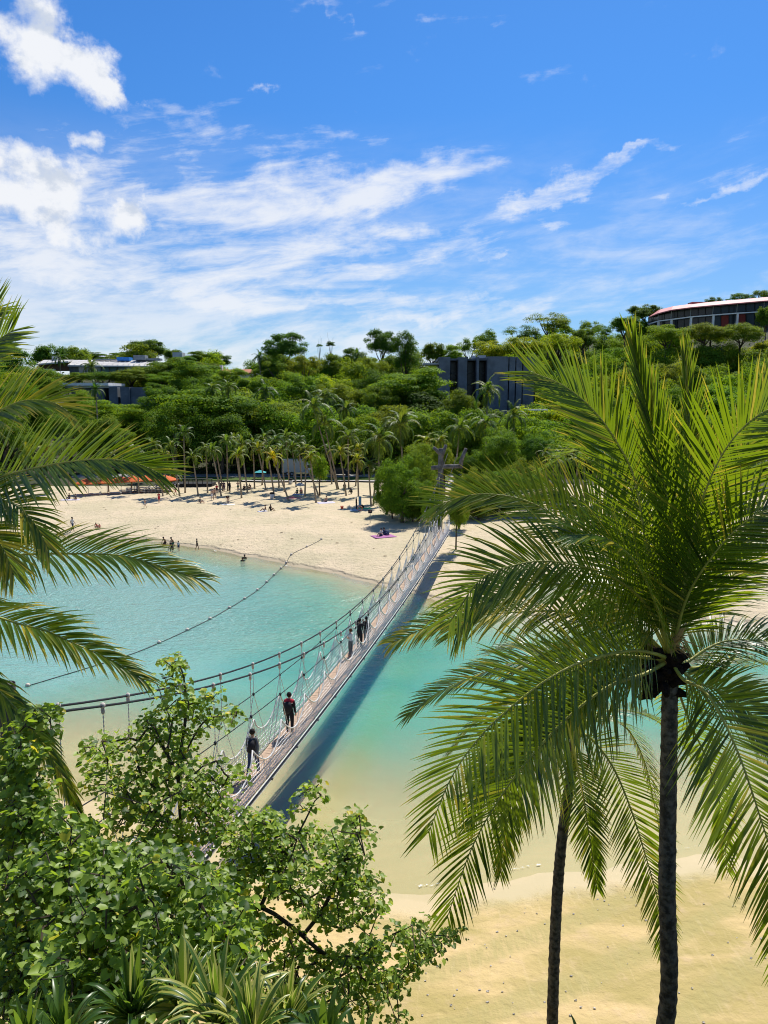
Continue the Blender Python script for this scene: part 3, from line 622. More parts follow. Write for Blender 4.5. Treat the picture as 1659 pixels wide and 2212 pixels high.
def chain(b, p, q, r=.0145, link_=.10):
    p = np.array(p); q = np.array(q); n = max(2, int(np.linalg.norm(q - p) / link_)); P = [p + (q - p) * k / (2 * n) for k in range(2 * n + 1)]
    b.tube(P, [r * (.45 if k % 2 == 0 else 1.25) for k in range(2 * n + 1)], 4, False)
SP = 2.72; stn = [16.1 + SP * k for k in range(22)]
for s in (-1, 1):
    kn = MB(); kd = MB()
    for y in stn:
        if zmain(y) - zrail(y) > .06:
            h = MB(); chain(h, L3(bx(s, y), y, zmain(y)), L3(bx(s, y), y, zrail(y))); h.obj('hanger_chain', M['rope'], br)
        k_ = MB(); k_.ell(L3(bx(s, y), y, zmain(y) + .01), (.06, .07, .07), 8, 6); k_.ell(L3(bx(s, y), y, zmain(y) - .10), (.05, .055, .10), 8, 5); k_.obj('cable_knot', M['knot'], br, True)
        k_ = MB(); k_.ell(L3(bx(s, y), y, zrail(y)), (.05, .07, .065), 6, 5); k_.obj('rail_knot', M['knot_dark'], br, True)
    for y in stn[:-1]:
        # net bay between two hangers: inverted-V chains, scalloped head rope and mesh
        ym = y + SP / 2; b = MB()
        top = lambda f: (zdeck(y + f * SP) + 1.62 - .80 * math.sin(math.pi * f) ** .8)
        bow = lambda h: s * .10 * math.sin(min(h, 1.6) / 1.6 * math.pi) 
        chain(b, L3(bx(s, y), y, zrail(y)), L3(bx(s, ym), ym - .05, zdeck(ym) + .05)); chain(b, L3(bx(s, y + SP), y + SP, zrail(y + SP)), L3(bx(s, ym), ym + .05, zdeck(ym) + .05))
        b.obj('net_chain', M['rope'], br)
        b = MB(); b.tube([L3(bx(s, y + f * SP) + bow(top(f) - zdeck(y)), y + f * SP, top(f)) for f in np.linspace(0, 1, 11)], .027, 5)
        b.tube([L3(bx(s, y + f * SP) + s * .06, y + f * SP, zdeck(y + f * SP) + .42 * (1 - .3 * math.sin(math.pi * f))) for f in np.linspace(0, 1, 7)], .012, 4)
        b.obj('net_rope', M['rope'], br, True)
        nb = MB(); NV = 18
        for k in range(NV):
            f = (k + .5) / NV; yy = y + f * SP; t0 = top(f) - zdeck(yy); j = rnd.uniform(-.03, .03)
            nb.tube([L3(bx(s, yy) + bow(t0 * q) , yy + j * q, zdeck(yy) + t0 * q) for q in (0, .33, .66, 1)], .0082, 3, False)
        for hh in np.arange(.15, 1.5, .15):
            seg = []
            for k in range(13):
                f = k / 12; yy = y + f * SP; t0 = top(f) - zdeck(yy)
                if hh < t0: seg.append(L3(bx(s, yy) + bow(hh), yy, zdeck(yy) + hh + rnd.uniform(-.015, .015)))
                else:
                    if len(seg) > 1: nb.tube(seg, .0082, 3, False)
                    seg = []
            if len(seg) > 1: nb.tube(seg, .0082, 3, False)
        nb.obj('net', M['net'], br)
def log_tower(name, x, y, zt, label, side):
    """weathered timber pylon of the bridge with cut-off limbs"""
    g = max(gz(x, y), -.5); o = empty(name, (x, y, g), label, 'bridge pylon', 'timber pylons that carry the bridge cables')
    for k, dx in enumerate((-.55,)):
        b = MB(); H_ = zt - g; P = [(dx * 1.25, 0, -.5), (dx * 1.1, 0, H_ * .4), (dx, 0, H_ * .75), (dx * .95, 0, H_)]
        b.tube(spline(P, 14), np.linspace(.36, .27, 14) * nr.uniform(.92, 1.08, 14), 10); b.obj('pole', M['post'], o, True)
        for (hz_, ax, az_, ll) in ((.97, -1.1, .8, 1.3), (.93, .6, 1.3, 1.5), (.70, -1, .5, .7), (.55, 1, .6, .6)):
            b = MB(); p = np.array([dx * .96, -.05, H_ * hz_ - .3]); q = p + np.array([ax * ll * .55, -.1, az_ * ll * .7]); b.tube([p, (p + q) / 2, q], [.22, .19, .15], 8); b.obj('limb_stub', M['post'], o, True)
    b = MB(); b.tube([(-1.5, 0, H_ * .80), (0, .05, H_ * .815), (1.75, 0, H_ * .82)], [.24, .22, .22], 10); b.obj('crossbeam', M['post'], o, True)
    b = MB(); b.tube([(1.45, .02, H_ * .80), (1.65, 0, H_ * .90), (2.05, -.05, H_ * 1.0)], [.22, .20, .16], 9); b.obj('limb_stub', M['post'], o, True)
    return o
xm = bx(1, 76) - WID / 2
log_tower('bridge_pylon', xm, 79.0, 11.4, 'grey weathered timber pylon with cut-off limbs at the far end of the bridge', 1)
x0 = bx(-1, 13.7)
o = empty('bridge_pylon', (x0 - .35, 13.5, gz(x0, 13.5)), 'weathered log pylon holding the cables at the left edge of the view', 'bridge pylon', 'timber pylons that carry the bridge cables')
g0 = gz(x0, 13.5); pt = PY(14, 1476, 13.5); hx = pt[0] - (x0 - .35); hz_ = pt[2] - g0
b = MB(); P = spline([(hx - .1, 0, -1), (hx - .05, 0, hz_ * .5), (hx, 0, hz_)], 12); b.tube(P, np.linspace(.21, .15, 12), 12, False)
b.tube([P[-1], P[-1] - np.array([0, 0, .22])], [.10, .08], 12, True); 
b.obj('pole', M['post'], o, True)

# ------------------------------------------------------------------ people
def make_body(pose, seed=0):
    """one continuous body grown on a posed skeleton (height about 1.7, facing -Y); returns body mesh and clothing meshes data"""
    J = dict(pel=(0, 0, .94), spi=(0, .01, 1.12), che=(0, .01, 1.30), nek=(0, 0, 1.46), chin=(0, -.015, 1.545), hed=(0, -.01, 1.62),
             sl=(-.17, .01, 1.40), sr=(.17, .01, 1.40), el=(-.22, .03, 1.12), er=(.22, .03, 1.12), wl=(-.23, -.04, .88), wr=(.23, -.04, .88), hl=(-.23, -.06, .79), hr=(.23, -.06, .79),
             tl=(-.095, 0, .88), tr=(.095, 0, .88), kl=(-.10, -.01, .49), kr=(.10, -.01, .49), al=(-.10, .02, .085), ar=(.10, .02, .085), fl=(-.11, -.13, .035), fr=(.11, -.13, .035))
    J.update({k: v for k, v in pose.items() if k != 'face'}); J = {k: np.array(v, float) for k, v in J.items()}
    Rr = dict(pel=(.145, .105), spi=(.12, .09), che=(.145, .10), nek=.052, chin=.062, hed=.098, sl=.058, sr=.058, el=.041, er=.041, wl=.028, wr=.028, hl=(.036, .020), hr=(.036, .020),
              tl=.090, tr=.090, kl=.058, kr=.058, al=.037, ar=.037, fl=(.045, .028), fr=(.045, .028))
    E_ = [('pel', 'spi'), ('spi', 'che'), ('che', 'nek'), ('nek', 'chin'), ('chin', 'hed'), ('che', 'sl'), ('che', 'sr'), ('sl', 'el'), ('el', 'wl'), ('wl', 'hl'), ('sr', 'er'), ('er', 'wr'), ('wr', 'hr'),
          ('pel', 'tl'), ('pel', 'tr'), ('tl', 'kl'), ('tr', 'kr'), ('kl', 'al'), ('kr', 'ar'), ('al', 'fl'), ('ar', 'fr')]
    names = list(J); idx = {k: i for i, k in enumerate(names)}
    me = bpy.data.meshes.new('body'); me.from_pydata([J[k].tolist() for k in names], [(idx[a], idx[b]) for a, b in E_], [])
    ob = bpy.data.objects.new('tmp', me); C.objects.link(ob); md = ob.modifiers.new('s', 'SKIN'); md.use_smooth_shade = True
    for k in names:
        sv = me.skin_vertices[0].data[idx[k]]; rr = Rr[k]; sv.radius = rr if hasattr(rr, '__len__') else (rr, rr)
        sv.use_root = (k == 'pel')
    sb = ob.modifiers.new('b', 'SUBSURF'); sb.levels = 1; sb.render_levels = 1
    dg = bpy.context.evaluated_depsgraph_get(); dg.update(); ev = ob.evaluated_get(dg); bm_ = bpy.data.meshes.new_from_object(ev)
    V = np.array([v.co[:] for v in bm_.vertices]); Nn = np.array([v.normal[:] for v in bm_.vertices]); Fs = [tuple(p.vertices) for p in bm_.polygons]
    bpy.data.objects.remove(ob); bpy.data.meshes.remove(bm_)
    segs = [(idx[a], idx[b], a, b) for a, b in E_]; JP = np.array([J[k] for k in names])
    fc = np.array([V[list(f)].mean(0) for f in Fs]); best = np.full(len(Fs), 1e9); bone = np.zeros(len(Fs), int); par = np.zeros(len(Fs))
    for i, (a, b, _, _) in enumerate(segs):
        A, B = JP[a], JP[b]; ab = B - A; t = np.clip(((fc - A) @ ab) / (ab @ ab), 0, 1); d = np.linalg.norm(fc - A - t[:, None] * ab, axis=1)
        m_ = d < best; best[m_] = d[m_]; bone[m_] = i; par[m_] = t[m_]
    def piece(sel, off, mat, name):
        keep = [i for i in range(len(Fs)) if sel(E_[bone[i]], par[i], fc[i])]; used = sorted({v for i in keep for v in Fs[i]}); mp = {v: k for k, v in enumerate(used)}
        b = MB(); b.add([V[v] + Nn[v] * off for v in used], [tuple(mp[v] for v in Fs[i]) for i in keep]); return b.mesh(name, mat, True)
    body = MB(); body.add(V, Fs)
    fwd = J['chin'] - J['hed']; hd = J['hed']
    face = np.array([0, -1, -.1]) if 'face' not in pose else np.array(pose['face'])
    body.ell(hd + face * .098 + np.array([0, 0, -.02]), (.014, .022, .022), 6, 4)
    for sx in (-1, 1): body.ell(hd + np.array([sx * .092, .01, -.02]), (.012, .02, .032), 6, 4)
    for h, wv_ in (('hl', 'wl'), ('hr', 'wr')):
        d = J[h] - J[wv_]; d /= np.linalg.norm(d) + 1e-9; sx = np.cross(d, (0, 1, 0)); sx /= np.linalg.norm(sx) + 1e-9
        for k, (o_, l_) in enumerate(((-.024, .06), (-.008, .075), (.008, .072), (.024, .055))):
            p = J[h] + sx * o_ - d * .01; body.tube([p, p + d * l_ * .6, p + d * l_ - np.array([0, .012, 0])], [.009, .008, .006], 5)
        p = J[h] - d * .05 + sx * -.025; body.tube([p, p + (d * .5 - sx) * .03, p + (d - sx * .6) * .055], [.011, .010, .007], 5)
    return body, piece, J
TORSO = lambda e: e in (('pel', 'spi'), ('spi', 'che'), ('che', 'sl'), ('che', 'sr'))
def sel_shirt(long_=False):
    def f(e, t, c):
        if TORSO(e): return True
        if e == ('che', 'nek'): return t < .55
        if e in (('sl', 'el'), ('sr', 'er')): return long_ or t < .55
        if e in (('el', 'wl'), ('er', 'wr')): return long_ and t < .9
        return False
    return f
def sel_pants(kneel=1.0):
    def f(e, t, c):
        if e in (('pel', 'tl'), ('pel', 'tr')): return True
        if e == ('pel', 'spi'): return t < .25
        if e in (('tl', 'kl'), ('tr', 'kr')): return t < kneel
        if e in (('kl', 'al'), ('kr', 'ar')): return kneel > 1 and t < .92
        return False
    return f
def sel_hair(longh=False):
    def f(e, t, c):
        return e == ('chin', 'hed') and (c[2] > 1e9 or True)
    return f
POSES = {
 'stand': {},
 'walk': dict(kl=(-.10, -.16, .50), al=(-.10, -.20, .09), fl=(-.11, -.34, .05), kr=(.10, .06, .50), ar=(.10, .30, .14), fr=(.11, .20, .04), el=(-.22, .12, 1.14), wl=(-.23, .16, .90), hl=(-.23, .17, .81), er=(.22, -.05, 1.13), wr=(.22, -.20, .92), hr=(.22, -.25, .84)),
 'arms_up': dict(el=(-.26, -.10, 1.32), wl=(-.14, -.22, 1.50), hl=(-.09, -.22, 1.56), er=(.27, -.10, 1.34), wr=(.15, -.20, 1.54), hr=(.10, -.20, 1.60)),
 'fold': dict(el=(-.23, -.02, 1.14), wl=(-.05, -.20, 1.14), hl=(.03, -.21, 1.15), er=(.23, -.02, 1.14), wr=(.06, -.20, 1.20), hr=(-.02, -.21, 1.21)),
 'bend': dict(pel=(0, .12, .86), spi=(0, 0, .98), che=(0, -.20, 1.02), nek=(0, -.36, .97), chin=(0, -.43, .92), hed=(0, -.48, .86), sl=(-.17, -.28, 1.0), sr=(.17, -.28, 1.0), el=(-.19, -.34, .74), er=(.19, -.34, .74), wl=(-.14, -.42, .50), wr=(.14, -.42, .50), hl=(-.13, -.43, .42), hr=(.13, -.43, .42), tl=(-.095, .1, .82), tr=(.095, .1, .82), kl=(-.11, .02, .46), kr=(.11, .02, .46), face=(0, -.5, -.85)),
 'sit': dict(pel=(0, 0, .13), spi=(0, .05, .30), che=(0, .04, .48), nek=(0, 0, .63), chin=(0, -.02, .71), hed=(0, -.02, .785), sl=(-.17, .03, .57), sr=(.17, .03, .57), el=(-.24, .10, .32), er=(.22, -.08, .34), wl=(-.26, .18, .10), wr=(.16, -.26, .36), hl=(-.27, .20, .04), hr=(.13, -.32, .38), tl=(-.095, -.06, .11), tr=(.095, -.06, .11), kl=(-.13, -.40, .34), kr=(.12, -.40, .36), al=(-.13, -.66, .06), ar=(.12, -.64, .06), fl=(-.13, -.80, .05), fr=(.12, -.78, .05)),
 'kneel': dict(pel=(0, .10, .30), spi=(0, .04, .46), che=(0, -.06, .62), nek=(0, -.14, .76), chin=(0, -.19, .83), hed=(0, -.22, .90), sl=(-.17, -.10, .70), sr=(.17, -.10, .70), el=(-.2, -.24, .46), er=(.2, -.24, .46), wl=(-.14, -.36, .22), wr=(.14, -.36, .22), hl=(-.13, -.39, .13), hr=(.13, -.39, .13), tl=(-.095, .06, .27), tr=(.095, .06, .27), kl=(-.13, -.28, .09), kr=(.13, -.28, .09), al=(-.11, .16, .06), ar=(.11, .16, .06), fl=(-.11, .28, .03), fr=(.11, .28, .03)),
 'crouch': dict(pel=(0, .16, .34), spi=(0, .10, .50), che=(0, -.02, .66), nek=(0, -.10, .80), chin=(0, -.15, .87), hed=(0, -.18, .94), sl=(-.17, -.06, .74), sr=(.17, -.06, .74), el=(-.22, -.24, .54), er=(.22, -.24, .54), wl=(-.14, -.40, .34), wr=(.14, -.40, .34), hl=(-.12, -.44, .26), hr=(.12, -.44, .26), tl=(-.095, .12, .31), tr=(.095, .12, .31), kl=(-.16, -.22, .46), kr=(.16, -.22, .46), al=(-.13, .04, .09), ar=(.13, .04, .09), fl=(-.14, -.11, .04), fr=(.14, -.11, .04)),
 'lie': dict(pel=(0, 0, .12), spi=(0, .2, .12), che=(0, .38, .13), nek=(0, .54, .13), chin=(0, .62, .14), hed=(0, .70, .14), sl=(-.17, .46, .12), sr=(.17, .46, .12), el=(-.28, .28, .06), er=(.28, .3, .06), wl=(-.26, .06, .05), wr=(.3, .08, .05), hl=(-.26, -.02, .05), hr=(.3, 0, .05), tl=(-.095, -.06, .11), tr=(.095, -.06, .11), kl=(-.12, -.46, .12), kr=(.12, -.46, .12), al=(-.12, -.86, .07), ar=(.12, -.86, .07), fl=(-.14, -.92, .16), fr=(.14, -.92, .16), face=(0, .1, 1)),
}
BC = {}
def person(loc, pose, face_deg, h, label, skin, hair, top=None, bottom=None, long_=False, knee=.6, extra=None, group=None, sink=0.0):
    """face_deg: heading in plan, 0 = towards +Y (away from the viewer)"""
    if pose not in BC: BC[pose] = make_body(POSES[pose])
    body, piece, J = BC[pose]; s = h / 1.72
    o = empty('person', (loc[0], loc[1], loc[2] - sink), label, 'person', group); o.rotation_euler = (0, 0, R(180 - face_deg)); o.scale = (s, s, s)
    key = (pose, 'body')
    if key not in BC: BC[key] = body.mesh('body', flat('skin', (.45, .27, .18)), True)
    me = BC[key]
    def put(kid, base, mat):
        k2 = (pose, kid)
        if k2 not in BC: BC[k2] = base()
        d = link(kid.split('|')[0], BC[k2], o); d.material_slots[0].link = 'OBJECT'; d.material_slots[0].material = mat; return d
    put('body', lambda: me, skin)
    if top: put('shirt|%d' % long_, lambda: piece(sel_shirt(long_), .016, top, 'shirt'), top)
    if bottom: put('trousers|%g' % knee, lambda: piece(sel_pants(knee), .018, bottom, 'trousers'), bottom)
    fv = np.array(POSES[pose].get('face', (0, -1, -.1)))
    def hairm():
        hd = J['hed']; b = MB(); b.ell(hd - fv / np.linalg.norm(fv) * .028 + np.array([0, 0, .018]), (.105, .108, .108), 10, 8); return b.mesh('hair', hair, True)
    put('hair', hairm, hair)
    if extra == 'backpack':
        b = MB(); b.tube([(0, .17, .98), (0, .20, 1.05), (0, .20, 1.28), (0, .17, 1.40)], [.10, .15, .155, .09], 10)
        for sx in (-1, 1): b.tube([(sx * .10, .12, 1.38), (sx * .11, -.02, 1.46), (sx * .12, -.12, 1.32), (sx * .13, .02, 1.08)], .018, 5)
        bp = b.obj('backpack', flat('backpack_black', (.02, .02, .024)), None, True); tag(bp, 'black rucksack worn by ' + ('the walker in a dark grey top' if 'grey' in label else 'the walker in the red and black jacket'), 'backpack', 'black rucksacks'); bp.parent = None
        bp.matrix_world = Matrix.Translation(o.location) @ Matrix.Rotation(o.rotation_euler[2], 4, 'Z') @ Matrix.Scale(s, 4)
    if extra == 'stripe':
        pass
    return o
skl = flat('skin_light', (.50, .31, .21)); skd = flat('skin_tan', (.26, .145, .09)); hb = flat('hair_black', (.018, .014, .012)); hbr = flat('hair_brown', (.10, .045, .02)); hw = flat('cap_white', (.7, .7, .68))
blk = flat('cloth_black', (.018, .018, .022)); gry = flat('cloth_grey', (.12, .13, .14)); wht = flat('cloth_white', (.68, .67, .66)); red = flat('cloth_red', (.50, .03, .05)); pnk = flat('cloth_pink', (.70, .22, .20)); nvy = flat('cloth_navy', (.03, .05, .12)); grn = flat('cloth_green', (.04, .16, .09)); drk = flat('cloth_plum', (.07, .04, .07)); jean = flat('cloth_jeans', (.10, .13, .18))
def deck_at(v, off=0.0):
    yy = np.linspace(18, 72, 2000); vv = np.array([proj((bx(1, a) - WID / 2 + off, a, zdeck(a)))[1] for a in yy]); i = np.argmin(abs(vv - v)); y = yy[i]
    return (bx(1, y) - WID / 2 + off, y, zdeck(y) + .026)
# red yoke jacket for the second walker
p1 = person(deck_at(1678, -.05), 'walk', 12, 1.76, 'person in a dark grey top and dark trousers walking closest on the bridge deck', skl, hb, gry, nvy, True, 2, 'backpack')
p2 = person(deck_at(1586, -.02), 'stand', 12, 1.74, 'person in a red, white and black jacket standing second closest on the bridge', skl, hb, blk, blk, True, 2, 'backpack')
b = MB(); b.tube([(0, .01, 1.34), (0, .01, 1.37), (0, .01, 1.43), (0, .005, 1.475)], [.17, .178, .15, .075], 14, False); V = np.concatenate(b.v); V[:, 1] = (V[:, 1] - .01) * .72 + .01; V[:, 0] *= 1.28; b.v = [V]
b.obj('jacket_yoke', red, p2, True)
b = MB(); b.tube([(0, .01, 1.305), (0, .01, 1.342)], [.168, .173], 14, False); V = np.concatenate(b.v); V[:, 1] = (V[:, 1] - .01) * .72 + .01; V[:, 0] *= 1.26; b.v = [V]; b.obj('jacket_stripe', wht, p2, True)
person(deck_at(1418, -.15), 'fold', -60, 1.50, 'person with red-brown hair and white top leaning by the bridge netting', skl, hbr, wht, gry, False, 2)
person(deck_at(1402, .02), 'arms_up', 25, 1.72, 'person dressed in black with raised arms in the middle of the bridge', skd, hb, blk, blk, True, 2)
person(deck_at(1393, .22), 'stand', 10, 1.60, 'person in black close beside the one with raised arms on the bridge', skd, hb, blk, gry, True, 2)
BP = [ # u, v, pose, heading, height, label, skin, hair, top, bottom, knee
 (313.7, 1098, 'walk', 200, 1.25, 'small child in pale swimwear walking alone on open sand below the orange parasols', skl, hbr, None, wht, .4),
 (343.8, 1086, 'fold', 180, 1.50, 'girl in a red dress standing still on the sand right of the walking child', skl, hbr, red, red, .9),
 (379, 1070, 'walk', 95, 1.70, 'person in white top and pink shorts striding past the first slim palm', skl, hw, wht, pnk, .9),
 (432.4, 1087, 'sit', 110, 1.65, 'person sitting on the sand with legs stretched out between palm shadows', skl, hbr, gry, None, .5),
 (458.6, 1080.7, 'walk', 180, 1.68, 'bare-chested person in pale shorts, left one of a strolling pair', skl, hb, None, wht, .8),
 (463.8, 1079.3, 'walk', 185, 1.72, 'bare-shouldered person in striped shorts, right one of a strolling pair', skl, hbr, None, gry, .7),
 (468.6, 1066, 'stand', 180, 1.45, 'child in a red top standing behind the strolling pair', skl, hb, red, blk, .6),
 (475.5, 1062.6, 'stand', 200, 1.68, 'dark clothed person leaning against the left side of the twin palm trunks', skd, hb, blk, nvy, 2),
 (484, 1062.6, 'stand', 160, 1.70, 'person in a plum dress standing between two palm trunks', skl, hb, drk, drk, 1),
 (496.4, 1062.6, 'stand', 120, 1.68, 'person in black standing in shade right of a palm trunk', skd, hb, blk, blk, 2),
 (514.4, 1062, 'arms_up', 180, 1.62, 'person in green swimwear with both hands at the head', skl, hbr, None, grn, .3),
 (492.9, 1087, 'bend', 185, 1.70, 'person bending forward over a white towel on the beach', skl, hbr, blk, blk, .3),
 (356.4, 1177.5, 'kneel', 215, 1.60, 'bare-backed person kneeling at the foam line, left of two', skd, hb, None, blk, .6),
 (373.6, 1178.5, 'kneel', 235, 1.60, 'bare-backed person kneeling at the foam line, right of two', skd, hb, None, grn, .6),
 (371.5, 1192, 'crouch', 200, 1.65, 'person in a black swimsuit crouching in the shallows', skd, hb, blk, blk, 1),
 (386, 1190.8, 'stand', 200, 1.10, 'little child in pale blue top standing in the shallows', skl, hb, wht, nvy, .5),
 (426, 1189, 'walk', 60, 1.25, 'girl in a dark swimsuit wading along the waterline', skd, hb, blk, blk, .4),
 (157.5, 1148, 'walk', 100, 1.72, 'person in white top and dark shorts walking along the shore at the left', skd, hb, wht, nvy, .8),
 (209, 1143, 'crouch', 200, 1.30, 'crouching child in red playing in the sand, left of a pair', skl, hb, red, blk, .5),
 (215, 1143, 'kneel', 160, 1.10, 'kneeling child playing in the sand, right of a pair', skl, hbr, pnk, None, .5),
 (99, 1163, 'stand', 190, 1.68, 'person in a long black robe standing at the water edge by the left fronds', skd, hb, blk, blk, 2),
 (150, 1078, 'sit', 190, 1.65, 'dark dressed person sitting on high sand behind the left fronds', skd, hb, blk, nvy, 1),
 (163, 1079, 'sit', 150, 1.65, 'person in grey sitting on high sand behind the left fronds', skl, hb, gry, blk, 1),
 (688, 1042.6, 'walk', 90, 1.68, 'person in a white shirt walking on the promenade, left of two', skl, hw, wht, jean, 2),
 (693.5, 1042.8, 'walk', 90, 1.66, 'person in a red top walking on the promenade, right of two', skl, hbr, red, blk, 2),
 (637, 1040, 'stand', 180, 1.70, 'person in grey blue standing on the promenade beside the white truck', skl, hbr, gry, jean, 2),
 (642, 1066.3, 'sit', 200, 1.65, 'person in dark top sitting left of the grey parasol pole', skl, hbr, grn, blk, .5),
 (650.5, 1065.6, 'sit', 160, 1.65, 'person in pink top sitting right of the grey parasol pole', skl, hb, pnk, nvy, .5),
 (632, 1075.5, 'lie', 90, 1.65, 'sunbather lying on the pink towel', skl, hb, pnk, pnk, .3),
 (705, 1084.5, 'sit', 215, 1.65, 'sunbather sitting on the pale lilac towel in open sand', skl, hbr, None, blk, .4),
 (744.5, 1065.5, 'stand', 190, 1.66, 'dark dressed person standing against a palm trunk near the big bush', skd, hb, blk, grn, 2),
 (759, 1067, 'crouch', 250, 1.66, 'person in black crouching on the sand near the big bush', skd, hb, blk, blk, 2),
 (770, 1101, 'stand', 100, 1.68, 'person in a long black outfit standing beside the blue lifeguard board', skl, hw, blk, blk, 2),
 (573, 1104, 'sit', 260, 1.60, 'bare-shouldered person sitting on sand, left of two below the yellow palm', skd, hbr, None, wht, .4),
 (584.5, 1103, 'sit', 120, 1.60, 'dark dressed person sitting on sand, right of two below the yellow palm', skd, hb, blk, blk, .6),
 (823.5, 1158, 'sit', 215, 1.65, 'person in white and blue sitting on the pink blanket in tree shade', skl, hb, wht, nvy, 1),
 (829.5, 1156, 'sit', 120, 1.60, 'person in navy sitting on the pink blanket in tree shade', skd, hb, nvy, nvy, 2),
 (527.5, 1058, 'sit', 180, 1.65, 'person in plum resting in palm shade, left of a seated group', skd, hb, drk, blk, 1),
 (534, 1057, 'sit', 160, 1.65, 'person in navy resting in palm shade, middle of a seated group', skd, hb, nvy, blk, 1),
 (540.5, 1058, 'crouch', 200, 1.65, 'person in black resting in palm shade, right of a seated group', skl, hb, blk, drk, 1),
]
ppl = []
for (u, v, pose, hd, h, lab, sk, hr_, top, bot, kn) in BP:
    g = G(u, v); ppl.append(person(g, pose, hd, h * 1.04, lab, sk, hr_, top, bot, kn >= 2, kn, None, 'people on the beach', .0))
for (u, v, lab) in ((528.5, 1206, 'swimmer with head and shoulders out of the water next to the buoy rope'), (524, 1212, 'swimmer low in the water just below another one'), (58, 1188, 'head of a swimmer near the left edge, rightmost of three'), (40, 1188, 'head of a swimmer near the left edge, middle of three'), (20, 1196, 'head of a swimmer at the left edge, lowest of three')):
    g = G(u, v); person((g[0], g[1], 0), 'stand', rnd.uniform(90, 260), 1.6, lab, skd, hb, blk, blk, True, 2, None, 'swimmers', 1.22 if u > 500 else 1.30)

# ------------------------------------------------------------------ things on the beach
def blob_mesh(name, loc, a, b_, mat, label, cat, group=None, rz=0, h=.03):
    """crumpled cloth lying on the sand"""
    n = 9; V = []; Fs = []
    for j in range(n):
        for i in range(n): V.append(((i / (n - 1) - .5) * a, (j / (n - 1) - .5) * b_, .02 + h * rnd.random() * (0 < i < n - 1) * (0 < j < n - 1)))
    for j in range(n - 1):
        for i in range(n - 1): Fs.append((j * n + i, j * n + i + 1, (j + 1) * n + i + 1, (j + 1) * n + i))
    m = MB(); m.add(V, Fs); o = m.obj(name, mat, None, True, loc=tuple(loc)); o.rotation_euler[2] = rz; 
    md = o.modifiers.new('t', 'SOLIDIFY'); md.thickness = .02; return tag(o, label, cat, group)
tw = 'towels and blankets on the sand'
blob_mesh('towel', G(493, 1090), 1.9, 1.2, wht, 'white towel under the person bending forward', 'towel', tw)
blob_mesh('towel', G(634, 1076), 2.4, 1.0, flat('towel_pink', (.75, .22, .32)), 'pink towel under the lying sunbather', 'towel', tw)
blob_mesh('towel', G(645, 1068), 1.8, 1.3, flat('towel_blue', (.25, .32, .5)), 'blue grey towel below the grey parasol', 'towel', tw)
blob_mesh('towel', G(704, 1086), 2.6, 2.0, flat('towel_lilac', (.50, .47, .60)), 'pale lilac towel under the sunbather in open sand', 'towel', tw, .3)
blob_mesh('towel', G(567, 1104.5), 1.3, .9, flat('towel_lav', (.55, .55, .66)), 'small lavender towel left of the pair below the yellow palm', 'towel', tw, .5)
blob_mesh('blanket', G(828, 1159), 2.6, 1.9, flat('blanket_pink', (.36, .13, .30)), 'bright pink and violet picnic blanket in tree shade beside the bridge', 'blanket', tw, .4, .06)
blob_mesh('towel', G(787, 1098.5), 2.0, 1.2, flat('towel_green', (.10, .55, .22)), 'vivid green towel right of the blue lifeguard board', 'towel', tw, .2)
blob_mesh('towel', G(768, 1102), 1.6, 1.1, flat('towel_sky', (.45, .60, .75)), 'light blue towel left of the blue lifeguard board', 'towel', tw, .1)
blob_mesh('towel', G(152, 1080), 3.0, 1.4, flat('towel_lilac', (.5, .47, .6)), 'lilac towel on high sand behind the left fronds', 'towel', tw, .1)
def lump(name, g, rr, mat, label, cat, group=None):
    b = MB(); b.ell((0, 0, rr[2]), rr, 10, 8); b.v = [np.concatenate(b.v) * (1 + 0)]; V = b.v[0]; V += nr.uniform(-.06, .06, V.shape) * np.array(rr)
    b.tube([(-rr[0] * .5, 0, rr[2] * 1.6), (0, 0, rr[2] * 2.3), (rr[0] * .5, 0, rr[2] * 1.6)], .02, 5)
    return tag(b.obj(name, mat, None, True, loc=tuple(g)), label, cat, group)
lump('bag', G(782, 1098), (.34, .28, .24), blk, 'black beach bag beside the vivid green towel', 'bag', 'beach bags')
lump('bag', G(834, 1155), (.40, .30, .26), nvy, 'navy beach bag on the far corner of the pink blanket', 'bag', 'beach bags')
g = G(738.8, 1099); b = MB(); b.tube([(0, 0, 0), (0, 0, .3)], [.16, .22], 14); b.tube([(0, 0, .30), (0, 0, .33)], [.235, .235], 14); b.tube([(-.22, 0, .3), (-.12, 0, .48), (.12, 0, .48), (.22, 0, .3)], .012, 5)
tag(b.obj('toy_bucket', flat('bucket_red', (.75, .12, .06)), None, True, loc=tuple(g)), 'red toy bucket alone on open sand left of the blue board', 'bucket')
g = G(382.5, 1062); b = MB(); b.ell((0, 0, 1.55), (.17, .17, .17), 14, 10); o = tag(b.obj('ball', wht, None, True, loc=(g[0] + .35, g[1] - .4, g[2] - .3)), 'white ball held high by the person in pink shorts', 'ball')
